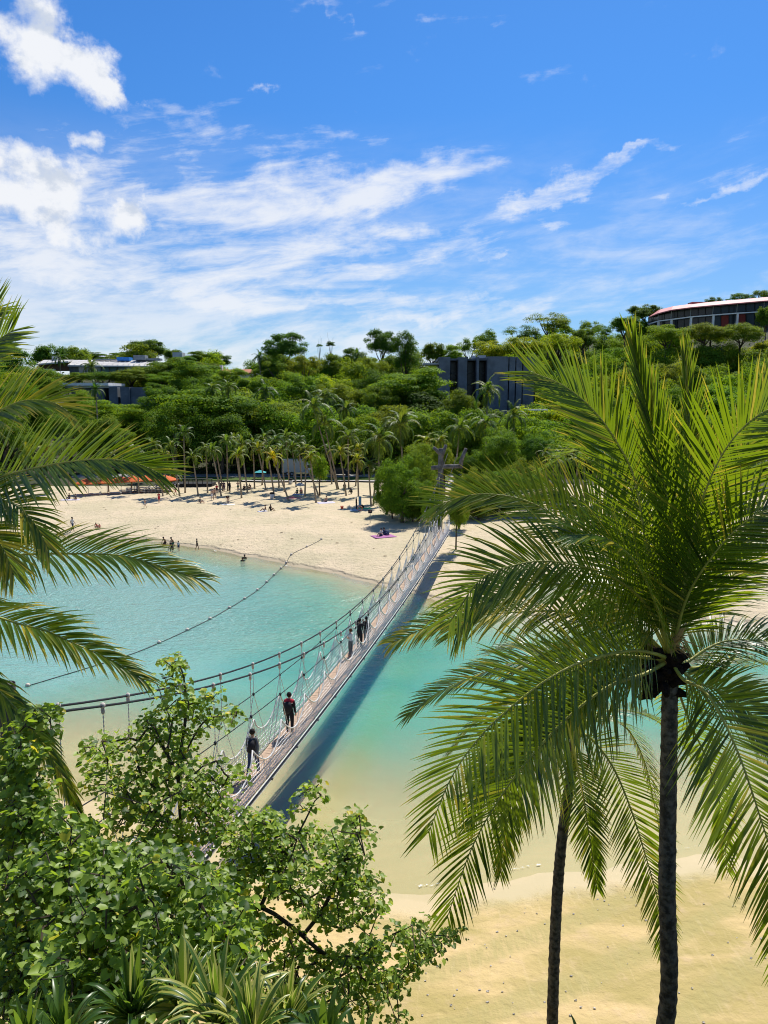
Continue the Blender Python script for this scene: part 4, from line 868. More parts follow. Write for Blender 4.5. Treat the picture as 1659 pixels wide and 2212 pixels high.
# lifeguard post with board and ring
g = G(777.8, 1103); o = empty('lifebuoy_post', tuple(g), 'blue lifeguard board on a post with an orange ring buoy', 'lifebuoy post')
b = MB(); b.tube([(0, 0, -.3), (0, 0, 1.9)], .06, 8); b.obj('post', M['grey'], o, True)
b = MB(); b.box((0, -.09, 1.35), (.19, .03, .62)); b.box((0, -.125, 1.72), (.15, .006, .12)); b.obj('board', M['boardblue'], o)
ring = MB(); RP = [(.30 * math.cos(a_), -.22, .33 + .34 * math.sin(a_)) for a_ in np.linspace(0, 2 * math.pi, 25)]; ring.tube(RP, .055, 8, False); rg = ring.obj('ring_buoy', M['lifering'], o, True)
for a_ in (.8, 2.35, 3.9, 5.5):
    b = MB(); c_ = [(.30 * math.cos(a_ + q), -.22, .33 + .34 * math.sin(a_ + q)) for q in (-.12, 0, .12)]; b.tube(c_, .060, 8); b.obj('white_band', wht, rg, True)
g = G(799.6, 1130); o = empty('notice_sign', tuple(g), 'small dark notice box on a thin grey post near the big bush', 'sign')
b = MB(); b.tube([(0, 0, -.2), (0, 0, 1.4)], .04, 8); b.obj('post', M['grey'], o, True)
b = MB(); b.box((0, 0, 1.42), (.24, .05, .20)); b.obj('sign_panel', blk, o); b = MB(); b.box((.03, -.056, 1.48), (.10, .004, .05)); b.obj('notice', flat('notice_red', (.35, .18, .2)), o)
# grey thatch parasol
def parasol(g, rad, h, mat, label, drop=.35, name='parasol', group=None, n=12, polem=None):
    o = empty(name, tuple(g), label, 'parasol', group); b = MB(); b.tube([(0, 0, -.1), (0, 0, h)], .035, 8); b.obj('pole', polem or M['grey'], o, True)
    V = [(0, 0, h)]; Fs = []
    for ring_, (rr, zz) in enumerate(((.5, -drop * .42), (1, -drop), (1.0, -drop - .14))):
        for k in range(n):
            a_ = 2 * math.pi * k / n; sc2 = 1 if k % 2 == 0 else .97; V.append((rad * rr * math.cos(a_) * sc2, rad * rr * math.sin(a_) * sc2, h + zz))
    for k in range(n): Fs.append((0, 1 + k, 1 + (k + 1) % n))
    for q in range(2):
        for k in range(n): Fs.append((1 + q * n + k, 1 + (q + 1) * n + k, 1 + (q + 1) * n + (k + 1) % n, 1 + q * n + (k + 1) % n))
    b = MB(); b.add(V, Fs); b.obj('canopy', mat, o)
    b = MB()
    for k in range(0, n, 2):
        a_ = 2 * math.pi * k / n; b.tube([(0, 0, h - drop - .25), (rad * .95 * math.cos(a_), rad * .95 * math.sin(a_), h - drop - .03)], .012, 4)
    b.obj('ribs', M['grey'], o); return o
parasol(G(648.5, 1066), .75, 1.75, flat('parasol_grey', (.45, .46, .46)), 'pale grey parasol standing over two seated people')
xs = [(191, 1068, 1.5), (232, 1066, 1.5), (262, 1063, 1.6), (291, 1062, 1.6), (318, 1060, 1.6), (336, 1059, 1.7), (357, 1060, 1.8)]
ONE_ = ['', 'first', 'second', 'third', 'fourth', 'fifth', 'sixth', 'seventh', 'eighth', 'ninth', 'tenth', 'eleventh', 'twelfth', 'thirteenth', 'fourteenth', 'fifteenth', 'sixteenth', 'seventeenth', 'eighteenth', 'nineteenth']
TEN_ = {2: ('twenty', 'twentieth'), 3: ('thirty', 'thirtieth'), 4: ('forty', 'fortieth'), 5: ('fifty', 'fiftieth'), 6: ('sixty', 'sixtieth')}
ords = [ONE_[k] if k < 20 else (TEN_[k // 10][1] if k % 10 == 0 else TEN_[k // 10][0] + '-' + ONE_[k % 10]) for k in range(1, 69)]
for i, (u, v, rad) in enumerate(xs):
    lab = ('orange parasol, %s from the left in the front row behind the left fronds' % ords[i]) if i < 7 else ('orange parasol, %s from the left in the back row behind the left fronds' % ords[i - 7])
    parasol(G(u, v), rad * 1.25, 2.6, M['orange'], lab, .75, 'orange_parasol', 'orange parasols on the beach', 8)
def lounger(g, label, n=1):
    o = empty('stacked_loungers', tuple(g), label, 'sun loungers', 'sun loungers under the orange parasols')
    for k in range(n):
        z = .28 + k * .26; b = MB(); b.box((0, 0, z), (.95, .34, .045)); b.box((.80, 0, z + .16), (.06, .32, .15)); b.obj('seat', M['boxes'], o)
        b = MB()
        for sx in (-.8, .8):
            for sy in (-.28, .28): b.box((sx, sy, z - .12), (.04, .04, .12))
        b.obj('legs', M['boxes'], o)
for i, (u, v, n) in enumerate([(206, 1070, 1), (250, 1068, 1), (272, 1066, 2), (286, 1065, 3), (302, 1065, 2), (312, 1064, 3), (326, 1064, 3), (340, 1064, 3), (348, 1063, 4), (356, 1063, 4)]):
    lounger(G(u, v), 'pale stacked beach loungers, %s stack from the left beneath the orange parasols' % ords[i], n)
# low black timber deck with railing at the back of the beach
g0 = G(366, 1052); g1 = G(466, 1048); o = empty('timber_deck', tuple(g0), 'low black timber deck with railing at the edge of the trees', 'deck')
ln = g1[0] - g0[0]; b = MB(); b.box((ln / 2, 1.6, .28), (ln / 2, 1.6, .28)); b.obj('platform', M['deckblack'], o)
for k in range(10): b = MB(); b.box((ln * k / 9, 0.1, 1.0), (.05, .05, .45)); b.obj('railing_post', M['deckblack'], o)
for z in (1.0, 1.42): b = MB(); b.box((ln / 2, .02, z), (ln / 2 + .1, .03, .035)); b.obj('rail', M['grey'] if z > 1.2 else M['deckblack'], o)
# promenade: kerb, path, lawn, road
def slab(name, y0, y1, x0, x1, z, mat, th=.1):
    n = 24; V = []; Fs = []
    for i in range(n + 1):
        x = x0 + (x1 - x0) * i / n
        for yy in (y0, y1):
            gz_ = gz(x, (y0 + y1) / 2); V += [(x, yy, gz_ + z), (x, yy, gz_ - .4)]
    for i in range(n):
        a_ = i * 4; Fs += [(a_, a_ + 4, a_ + 6, a_ + 2), (a_ + 1, a_ + 5, a_ + 4, a_), (a_ + 2, a_ + 6, a_ + 7, a_ + 3)]
    b = MB(); b.add(V, Fs); return tag(b.obj(name, mat), kind='structure')
slab('kerb', 138.2, 138.6, -26, 12, .22, M['deckblack']); slab('path', 138.62, 141.2, -26, 14, .10, flat('path_stone', (.40, .37, .34)))
slab('lawn', 141.22, 146.3, -40, 14, .13, pmat('lawn_green', (.09, .14, .03), .9, .1, .4, .6)); slab('road', 146.35, 152.5, -60, 16, .14, flat('asphalt_pale', (.24, .235, .23)))
# white truck on the road
g = np.array([PY(652, 1020, 149)[0], 149.0, gz(-15, 149) + .14]); o = empty('delivery_truck', tuple(g), 'white box truck parked on the road behind the palms', 'truck', None, R(4))
b = MB(); b.box((-1.6, 0, 1.95), (2.2, 1.05, 1.25)); b.obj('cargo_box', flat('truck_box', (.42, .44, .41)), o)
b = MB(); b.add([(.75, -1, .6), (2.5, -1, .6), (2.5, -1, 1.5), (2.1, -1, 2.4), (.75, -1, 2.4), (.75, 1, .6), (2.5, 1, .6), (2.5, 1, 1.5), (2.1, 1, 2.4), (.75, 1, 2.4)], [(0, 1, 2, 3, 4), (9, 8, 7, 6, 5), (1, 6, 7, 2), (2, 7, 8, 3), (3, 8, 9, 4), (4, 9, 5, 0), (0, 5, 6, 1)]); cabo = b.obj('cab', M['white'], o)
b = MB(); b.box((1.55, -1.015, 1.85), (.45, .02, .3)); b.obj('side_window', M['glass'], cabo)
b = MB(); b.box((1.9, 0, 2.52), (.9, 1.0, .06)); b.obj('roof_visor', M['white'], cabo)
for x in (-2.7, -1.9, 1.7):
    for sy in (-.95, .95): b = MB(); b.tube([(x, sy - .12, .42), (x, sy + .12, .42)], .42, 16); wo = b.obj('wheel', M['dark'], o); b = MB(); b.tube([(x, sy - .14, .42), (x, sy + .14, .42)], .2, 10); b.obj('rim', M['grey'], wo)
# parked dark car and teal tarp
g = np.array([PY(735, 1030, 149.5)[0], 149.5, gz(-8, 149) + .14]); o = empty('parked_car', tuple(g), 'dark parked car seen through the palm trunks behind the lawn', 'car')
b = MB(); b.add([(-2.1, y_, z_) if False else (x_, y_, z_) for y_ in (-.85, .85) for (x_, z_) in ((-2.1, .35), (2.1, .35), (2.1, .8), (1.2, .92), (.6, 1.42), (-1.1, 1.45), (-1.8, .98), (-2.1, .9))], [tuple(range(8)), tuple(range(15, 7, -1))] + [(k, 8 + k, 8 + (k + 1) % 8, (k + 1) % 8) for k in range(8)]); bo = b.obj('body', flat('car_dark', (.03, .035, .04), .3), o)
b = MB(); b.box((-.2, -.86, 1.15), (.85, .012, .18)); b.obj('window', M['glass'], bo)
for x in (-1.35, 1.35):
    for sy in (-.8, .8): b = MB(); b.tube([(x, sy - .1, .33), (x, sy + .1, .33)], .33, 14); b.obj('wheel', M['dark'], o)
g = G(562, 1040); g = np.array([PY(562, 1036, 143)[0], 143.0, gz(-20, 143) + .1]); o = empty('market_tent', tuple(g), 'low teal canopy between the palms at the back of the beach', 'tent')
b = MB(); b.add([(-1.1, -.8, 1.25), (1.1, -.8, 1.25), (1.1, .8, 1.25), (-1.1, .8, 1.25), (0, 0, 1.7)], [(0, 1, 4), (1, 2, 4), (2, 3, 4), (3, 0, 4)]); b.obj('canopy', flat('teal', (.08, .45, .45)), o)
for sx in (-1, 1):
    for sy in (-.7, .7): b = MB(); b.tube([(sx, sy, 0), (sx, sy, 1.26)], .03, 6); b.obj('leg', M['grey'], o)
# bins
for (u, v, lab) in ((588, 1077.5, 'black and white litter bin beside a palm trunk in open sand'), (628, 1046, 'dark litter bin at the promenade edge')):
    g = G(u, v); o = empty('litter_bin', tuple(g), lab, 'bin', 'litter bins'); b = MB(); b.tube([(0, 0, 0), (0, 0, .75)], [.30, .34], 12); b.obj('body', wht, o, True); b = MB(); b.tube([(0, 0, .75), (0, 0, .95), (0, 0, 1.0)], [.37, .36, .2], 12); b.obj('lid', blk, o, True)

# buoy ropes
def buoy_line(pts, label, glabel, sandy=()):
    W = [G(u, v) + np.array([0, 0, .03]) for u, v in pts]; c = W[len(W) // 2]; b = MB(); P = spline([p - c for p in W], len(W) * 6); P[:, 2] = 0.005
    for i in range(len(P)): P[i, 2] = max(0.0, gz(P[i, 0] + c[0], P[i, 1] + c[1])) - c[2] + .02
    b.tube(P, .032, 5); o = tag(b.obj('buoy_rope', M['darkrope'], None, True, loc=tuple(c)), label, 'rope', 'floating barrier ropes')
    for i, p in enumerate(W):
        bb = MB(); bb.ell((0, 0, .07), (.14, .14, .13), 10, 8); bb.tube([(0, 0, -.05), (0, 0, .0)], .15, 10)
        tag(bb.obj('buoy', M['buoy'], None, True, loc=(p[0], p[1], max(0, gz(p[0], p[1])))), glabel % ords[i], 'buoy', 'round floats on the barrier ropes')
buoy_line([(706, 1177) if False else (694.4, 1166), (662.8, 1182), (629.5, 1199), (618.5, 1216.7), (607, 1229), (592, 1243), (576, 1259), (556, 1276), (528.4, 1295), (495.4, 1314.5), (453.7, 1338.5), (404.5, 1363), (343.7, 1390), (267.4, 1420), (60, 1483)],
          'dark rope of the barrier float line running from the sand across the water', 'pale float on the left barrier line, %s counted from the beach end')
buoy_line([(1530, 1500), (1552, 1522), (1578, 1543), (1605, 1563), (1632, 1590), (1660, 1622), (1690, 1660)], 'dark rope of the barrier float line right of the tall palm trunk', 'pale float on the barrier line at the right edge, %s from its upper end')
# thin litter of shells and leaves on the near sand
b = MB()
for k in range(170):
    x = rnd.uniform(-1, 16); y = rnd.uniform(16.5, 24); 
    if shore(x, y) > -.3: continue
    z = gz(x, y) + .012; a_ = rnd.uniform(0, 6.28); r_ = rnd.uniform(.02, .055); b.add([(x + r_ * math.cos(a_ + q), y + r_ * .7 * math.sin(a_ + q), z + rnd.uniform(0, .02)) for q in (0, 1.4, 2.9, 4.3)], [(0, 1, 2, 3)])
tag(b.obj('litter', pmat('litter', (.55, .5, .45), .8, .2, .7, 30, col2=(.10, .08, .05))), kind='stuff')
b = MB()
for k in range(60):
    u, v = rnd.uniform(120, 860), rnd.uniform(1075, 1220); g = G(u, v)
    if g[2] < .2: continue
    a_ = rnd.uniform(0, 6.28); r_ = rnd.uniform(.08, .25); b.add([(g[0] + r_ * math.cos(a_ + q), g[1] + r_ * .7 * math.sin(a_ + q), g[2] + .03 + rnd.uniform(0, .04)) for q in (0, 1.4, 2.9, 4.3)], [(0, 1, 2, 3)])
tag(b.obj('seaweed', pmat('seaweed', (.16, .11, .06), .9, .1)), kind='stuff')

# ------------------------------------------------------------------ far palms
def far_frond(seed, L=2.3, droop=1.0, n=26):
    r = random.Random(seed); P = [np.zeros(3)]; d = np.array([1, 0, .9]); d /= np.linalg.norm(d); m = 10
    for k in range(m): d = d + np.array([0, 0, -1]) * droop * .30 * (.5 + k / m); d /= np.linalg.norm(d); P.append(P[-1] + d * L / m)
    P = np.array(P); b = MB(); b.tube(P, np.linspace(.035, .01, m + 1), 3, False, .95); tg = np.gradient(P, axis=0)
    for i in range(n):
        t = .14 + .86 * (i + .5) / n; q = t * m; k = min(int(q), m - 1); p = P[k] + (P[k + 1] - P[k]) * (q - k); T_ = tg[k] / np.linalg.norm(tg[k])
        for s in (-1, 1):
            an = R(60 - 35 * t + r.uniform(-8, 8)); D = T_ * math.cos(an) + np.array([0, s, 0]) * math.sin(an) + np.array([0, 0, .15]); ll = .68 * (1 - .45 * max(0, t - .5) / .5) * r.uniform(.85, 1.1)
            D /= np.linalg.norm(D); w_ = np.cross(D, (0, 0, 1)); w_ /= np.linalg.norm(w_); p1 = p + D * ll * .55 + np.array([0, 0, -.05]); p2 = p1 + (D + np.array([0, 0, -1.1])) * ll * .42; ww = .048
            b.add([p - w_ * ww * .5, p + w_ * ww * .5, p1 + w_ * ww, p1 - w_ * ww, p2], [(0, 1, 2, 3), (3, 2, 4)], min(1, max(0, r.gauss(.40, .16))))
    return b.mesh('frond', M['palm_far'], False, True)
FFR = [far_frond(500 + k, 2.3, dr) for k, dr in enumerate((.35, .6, .85, 1.1, 1.4, 1.8))]
palm_n = [0]
def far_palm(base, crown, rad, tint, label, group, nf=15, trunk_mat=None, tr=.13, bend=0.0):
    base = np.array(base); crown = np.array(crown); o = empty('coconut_palm', tuple(base), label, 'palm tree', group); r = random.Random(palm_n[0]); palm_n[0] += 1
    d = crown - base; mid = d * .5 + np.array([bend * np.linalg.norm(d), 0, 0]); P = spline([(0, 0, -.3), mid * .5 + d * .0 + np.array([bend, 0, 0]), d * .55 + np.array([bend * .6, 0, 0]), d], 12)
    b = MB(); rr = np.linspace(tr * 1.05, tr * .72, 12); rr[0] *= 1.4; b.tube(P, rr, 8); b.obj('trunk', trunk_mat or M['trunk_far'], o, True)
    s = rad / 2.0
    for k in range(nf):
        lev = k / nf; me_ = FFR[min(5, int(lev * 4.4 + r.random() * 1.6))]; f = link('frond', me_, o); f.location = tuple(d + np.array([0, 0, .15]))
        f.rotation_euler = (r.uniform(-.25, .25), R(-50 + 75 * lev + r.uniform(-10, 10)), k * 2.399 + r.uniform(-.2, .2)); q = s * r.uniform(.85, 1.1); f.scale = (q, q, q)
        f.color = (tint[0] * r.uniform(.85, 1.15), tint[1] * r.uniform(.9, 1.1), tint[2], 1)
    return o
GR = (.95, 1.0, .9); YG = (1.5, 1.25, .8); DG = (.62, .80, .85); YY = (2.6, 1.75, .6); GY = (.9, .95, 1.1)
PL = [ # base u,v, crown u,v, radius px, tint
 (388.5, 1071, 370, 968, 24, GR), (400, 1064.6, 397, 941, 26, DG), (428.5, 1071, 417, 991, 22, GR), (448.5, 1064.6, 445, 974.6, 22, GR), (478.5, 1071, 458.5, 978, 24, GR), (482, 1061, 468.5, 981, 20, DG),
 (492, 1061, 490, 958, 24, GR), (522, 1076, 515, 988, 24, YG), (535, 1064.6, 522, 964.6, 24, GR), (625, 1082.5, 590, 992.5, 25, YY), (593.4, 1076, 578, 976, 22, GR), (615, 1062.5, 608, 976, 24, GR),
 (575, 1059, 558, 976, 24, YG), (550, 1055.8, 546.7, 962, 22, GR), (658.4, 1072.5, 662, 976, 25, YG), (683.4, 1085.8, 670, 991, 24, YG), (690, 1072.5, 652, 985, 22, GR),
 (730, 1057.5, 678, 885, 42, GR), (731.5, 1056.5, 702, 922, 38, GR), (748.4, 1070.8, 735, 982.5, 27, YG), (753.4, 1055.8, 751.8, 949, 30, GR), (774.5, 1072.5, 771.8, 999, 24, YG), (768, 1050, 775, 975, 24, YG),
 (801.8, 1092.5, 796, 1010, 22, GR), (806, 1092, 812, 1020, 20, GR), (640, 1052, 632, 968, 22, GR), (603, 1053, 597, 955, 22, DG), (566, 1048, 570, 950, 22, GR), (520, 1050, 506, 955, 22, GR), (652, 1048, 645, 955, 24, DG), (625, 1046, 618, 948, 22, GR), (717, 1046, 712, 975, 22, DG),
 (352, 1072, 345, 1000, 20, GR), (362, 1068, 352, 985, 20, YG), (300, 1066, 296, 985, 22, GR), (283, 1060, 290, 975, 22, GR), (235, 1062, 228, 985, 22, GR), (150, 1060, 143, 970, 24, GR), (109, 1062, 100, 975, 24, YG),
 (1190, 1095, 1196, 1005, 26, GR), (1203, 1086, 1212, 1000, 26, GR), (1222, 1078, 1220, 990, 26, GR), (1240, 1090, 1248, 1000, 26, GR), (1262, 1076, 1262, 985, 26, GR), (1285, 1086, 1290, 1000, 26, GR), (1320, 1080, 1325, 995, 26, GR), (1345, 1092, 1350, 1000, 26, GR), (1372, 1082, 1378, 990, 26, GR), (1180, 1075, 1178, 985, 26, GR), (1400, 1095, 1408, 1000, 26, GR), (1440, 1085, 1444, 1000, 26, GR), (1560, 1090, 1566, 1005, 26, GR), (1600, 1082, 1612, 1000, 26, GR), (1640, 1092, 1644, 1005, 26, GR),
]
PLs = sorted(range(len(PL)), key=lambda i: PL[i][0]); rank = {i: k for k, i in enumerate(PLs)}
lf = lambda ub, uc: 'leaning left' if uc < ub - 8 else ('leaning right' if uc > ub + 5 else 'standing upright')
def ordn(n): return ords[n] if n < len(ords) else ('number %d' % (n + 1))
for i, (ub, vb, uc, vc, rp, ti) in enumerate(PL):
    g = G(ub, vb); c = PY(uc, vc, g[1] + rnd.uniform(-.8, .8)); dep = proj(c)[2]; side = 'left grove' if ub < 1000 else 'grove seen through the tall palm fronds'
    if ub < 1000: n_ = rank[i]; 
    else: n_ = rank[i] - sum(1 for p in PL if p[0] < 1000)
    nm_ = ('%s trunk from the left in the beach grove' % ords[n_]) if ub < 1000 else ('%s trunk of the grove seen behind the tall palm' % ords[n_])
    tone = {id(YY): 'bright yellow', id(YG): 'yellow-green', id(DG): 'dark green', id(GR): 'green'}[id(ti)]
    if ti is YY: lab = 'bright yellow coconut palm with strongly leaning trunk in front of the beach grove'
    else: lab = '%s coconut palm %s, %s' % (tone, lf(ub, uc), nm_)
    far_palm(g, c, rp * dep / F, ti, lab, 'coconut palms of the beach grove', 14)
MP = [ # forest palms: crown u,v, radius px, y, tint, label
 (458.5, 845, 22, 158, GR, 'tall slim coconut palm, left of two rising high above the grove'), (493.5, 841, 22, 158, GR, 'tall slim coconut palm, right of two rising high above the grove'),
 (207, 846, 20, 160, DG, 'tall slim palm in front of the dark low building at the left'), (130, 777, 18, 262, DG, 'palm silhouette against the sky left of the pale roofed building'),
 (197, 797, 24, 250, GY, 'grey green palm in front of the blue windows'), (561, 774, 19, 240, DG, 'dark palm left of the big round skyline tree'), (772, 771, 17, 245, DG, 'palm poking out right of the skyline gap'),
 (573, 850, 28, 170, DG, 'dark shaggy palm inside the forest above the grove'), (702, 862, 32, 160, GY, 'grey green palm behind the tall leaning pair'), (748, 889, 27, 156, GY, 'dull green palm on the forest edge below the round tree'),
 (820, 956, 46, 112, GR, 'large coconut palm with dark trunk rising behind the big bush'), (865, 924, 44, 126, GR, 'large palm with broken top behind the big bush'), (1052, 850, 38, 165, GR, 'coconut palm in front of the grey slab building'),
 (992, 932, 36, 140, GR, 'palm among shrubs right of the timber pylon'), (1048, 918, 34, 140, GR, 'palm in the shrubs under the slab building'), (952, 955, 20, 118, YG, 'small yellow green palm just above the timber pylon'),
 (372, 1030, 24, 137, YG, 'short bushy yellow palm beside the orange parasols'), (1110, 905, 34, 150, GR, 'palm between terrace ledges and the tall frond'), (920, 960, 26, 130, YG, 'light palm left of the timber pylon'), (1090, 960, 30, 128, GR, 'palm in the shrubs behind the bridge head'), (60, 985, 30, 140, YG, 'yellow green palm behind fronds at the left edge'), (105, 1005, 24, 138, GR, 'green palm behind fronds near the left edge'), (265, 960, 24, 142, GR, 'palm at forest edge above the left frond tip'), (330, 965, 22, 140, GR, 'palm at forest edge just right of the left frond tip'),
]
for (uc, vc, rp, y, ti, lab) in MP:
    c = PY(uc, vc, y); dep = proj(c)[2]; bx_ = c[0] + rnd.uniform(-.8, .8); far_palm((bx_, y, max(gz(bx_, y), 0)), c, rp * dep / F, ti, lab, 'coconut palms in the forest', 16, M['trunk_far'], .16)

# ------------------------------------------------------------------ broadleaf trees
def crown_mesh(seed, kind):
    """unit crown (radius about 1): leaf-sized faces in clumps; kind sets the habit"""
    r = np.random.RandomState(seed); CL = []
    n, zs, lo = {'round': (64, .85, -.55), 'layer': (52, .70, -.6), 'airy': (30, .72, -.25), 'upright': (48, 1.25, -.8), 'fine': (60, .80, -.6), 'bush': (70, .9, -.95)}[kind]
    for k in range(n):
        an = r.uniform(0, 6.283); cz = r.uniform(lo, 1.0); cr_ = math.sqrt(max(0, 1 - min(1, abs(cz)) ** 2.2)); d = np.array([math.cos(an) * cr_, math.sin(an) * cr_, cz]); rad = r.uniform(.55, .84) if k > n // 4 else r.uniform(.1, .5)
        if cz < 0: rad *= .92
        if kind == 'layer': c = np.array([d[0] * rad * 1.05, d[1] * rad * 1.05, round(d[2] * rad * 4.2) / 4.2 * zs + r.uniform(-.06, .06)]); s = np.array([.33, .33, .12]) * r.uniform(.7, 1.2)
        elif kind == 'airy': c = d * rad * np.array([1.1, 1.1, zs]); s = np.array([.25, .25, .15]) * r.uniform(.6, 1.25)
        elif kind == 'upright': c = d * rad * np.array([.78, .78, zs]); s = np.array([.22, .22, .24]) * r.uniform(.7, 1.25)
        else: c = d * rad * np.array([1, 1, zs]); s = np.array([.24, .24, .18]) * r.uniform(.6, 1.35)
        CL.append((c, s))
    Vs = []; ts = []; per = {'round': 320, 'layer': 330, 'airy': 300, 'upright': 300, 'fine': 400, 'bush': 420}[kind]; sz = {'round': .027, 'layer': .026, 'airy': .023, 'upright': .027, 'fine': .021, 'bush': .019}[kind]
    for c, s in CL:
        d = r.normal(size=(per, 3)); d /= np.linalg.norm(d, axis=1)[:, None]; d[:, 2] = np.where(r.rand(per) < .62, abs(d[:, 2]), d[:, 2]); q = c + d * s * r.uniform(.5, 1.12, (per, 1))
        nrm = d * .9 + np.array([0, 0, .6]) + r.normal(size=(per, 3)) * .36; nrm /= np.linalg.norm(nrm, axis=1)[:, None]
        a_ = np.cross(nrm, r.normal(size=(per, 3))); a_ /= np.linalg.norm(a_, axis=1)[:, None]; b_ = np.cross(nrm, a_); l = sz * r.uniform(.6, 1.4, (per, 1))
        Vs.append(np.stack([q - a_ * l, q - b_ * l * .62 + nrm * l * .12, q + a_ * l, q + b_ * l * .62 + nrm * l * .12], 1)); ts.append(np.clip(r.normal(.42, .17, per) + r.normal(0, .12), 0, 1))
    V = np.concatenate(Vs).reshape(-1, 3); Fs = np.arange(len(V)).reshape(-1, 4)
    return npmesh('crown', V, Fs, M['tree'], False, np.concatenate(ts))
def trunk_mesh(seed, forky=True):
    r = random.Random(seed); b = MB(); b.tube([(0, 0, -1.6), (r.uniform(-.05, .05), 0, -.8), (0, 0, -.35)], [.075, .055, .045], 7)
    for k in range(7):
        a_ = k * .9 + r.random(); e = r.uniform(.35, .75); p = np.array([0, 0, -.55 + .05 * k]); q = np.array([math.cos(a_) * e, math.sin(a_) * e, r.uniform(-.05, .35)]); b.tube([p, (p + q) * .5 + np.array([0, 0, -.06]), q], [.032, .022, .008], 5)
    return b.mesh('trunk', M['trunk_dark'], True)
CM = {k: [crown_mesh(s0 + i, k) for i in range(2)] for k, s0 in (('round', 10), ('layer', 20), ('airy', 30), ('upright', 40), ('fine', 50), ('bush', 60))}
TM = [trunk_mesh(k) for k in range(4)]
TN = [0]
def tree(u, v, rx, rz, y, kind, tint, label, group='trees on the wooded hillside', ry=None):
    """crown centre seen at (u, v), half sizes in display pixels, y metres away"""
    c = PY(u, v, y); dep = proj(c)[2]; sx = rx * dep / F; szz = 1.3 * rz * dep / F / {'round': .92, 'layer': .8, 'airy': .82, 'upright': 1.35, 'fine': .88, 'bush': .95}[kind]; r = random.Random(900 + TN[0]); TN[0] += 1
    g = gz(c[0], y); o = empty('broadleaf_tree', (c[0], y, g), label, 'tree', group, r.uniform(0, 6.28))
    cr = link('crown', r.choice(CM[kind]), o); cr.location = (0, 0, c[2] - g); cr.scale = (sx, (ry or sx), szz); cr.color = (tint[0] * r.uniform(.92, 1.08), tint[1] * r.uniform(.92, 1.08), tint[2], 1)
    tk = link('trunk', r.choice(TM), o); h = max(c[2] - g, 2); tk.location = (0, 0, c[2] - g); k_ = max(1.0, min(sx, 7) * .9); tk.scale = (min(sx, 6), min(sx, 6), h / 1.5)
    return o
D1 = (.55, .72, .62); D2 = (.75, .90, .70); MG = (1.0, 1.05, .85); LG = (1.35, 1.35, .8); Yg = (2.1, 1.75, .75); OL = (1.35, 1.15, .95); BG = (.65, .85, 1.05); BR = (1.15, 1.30, .8)
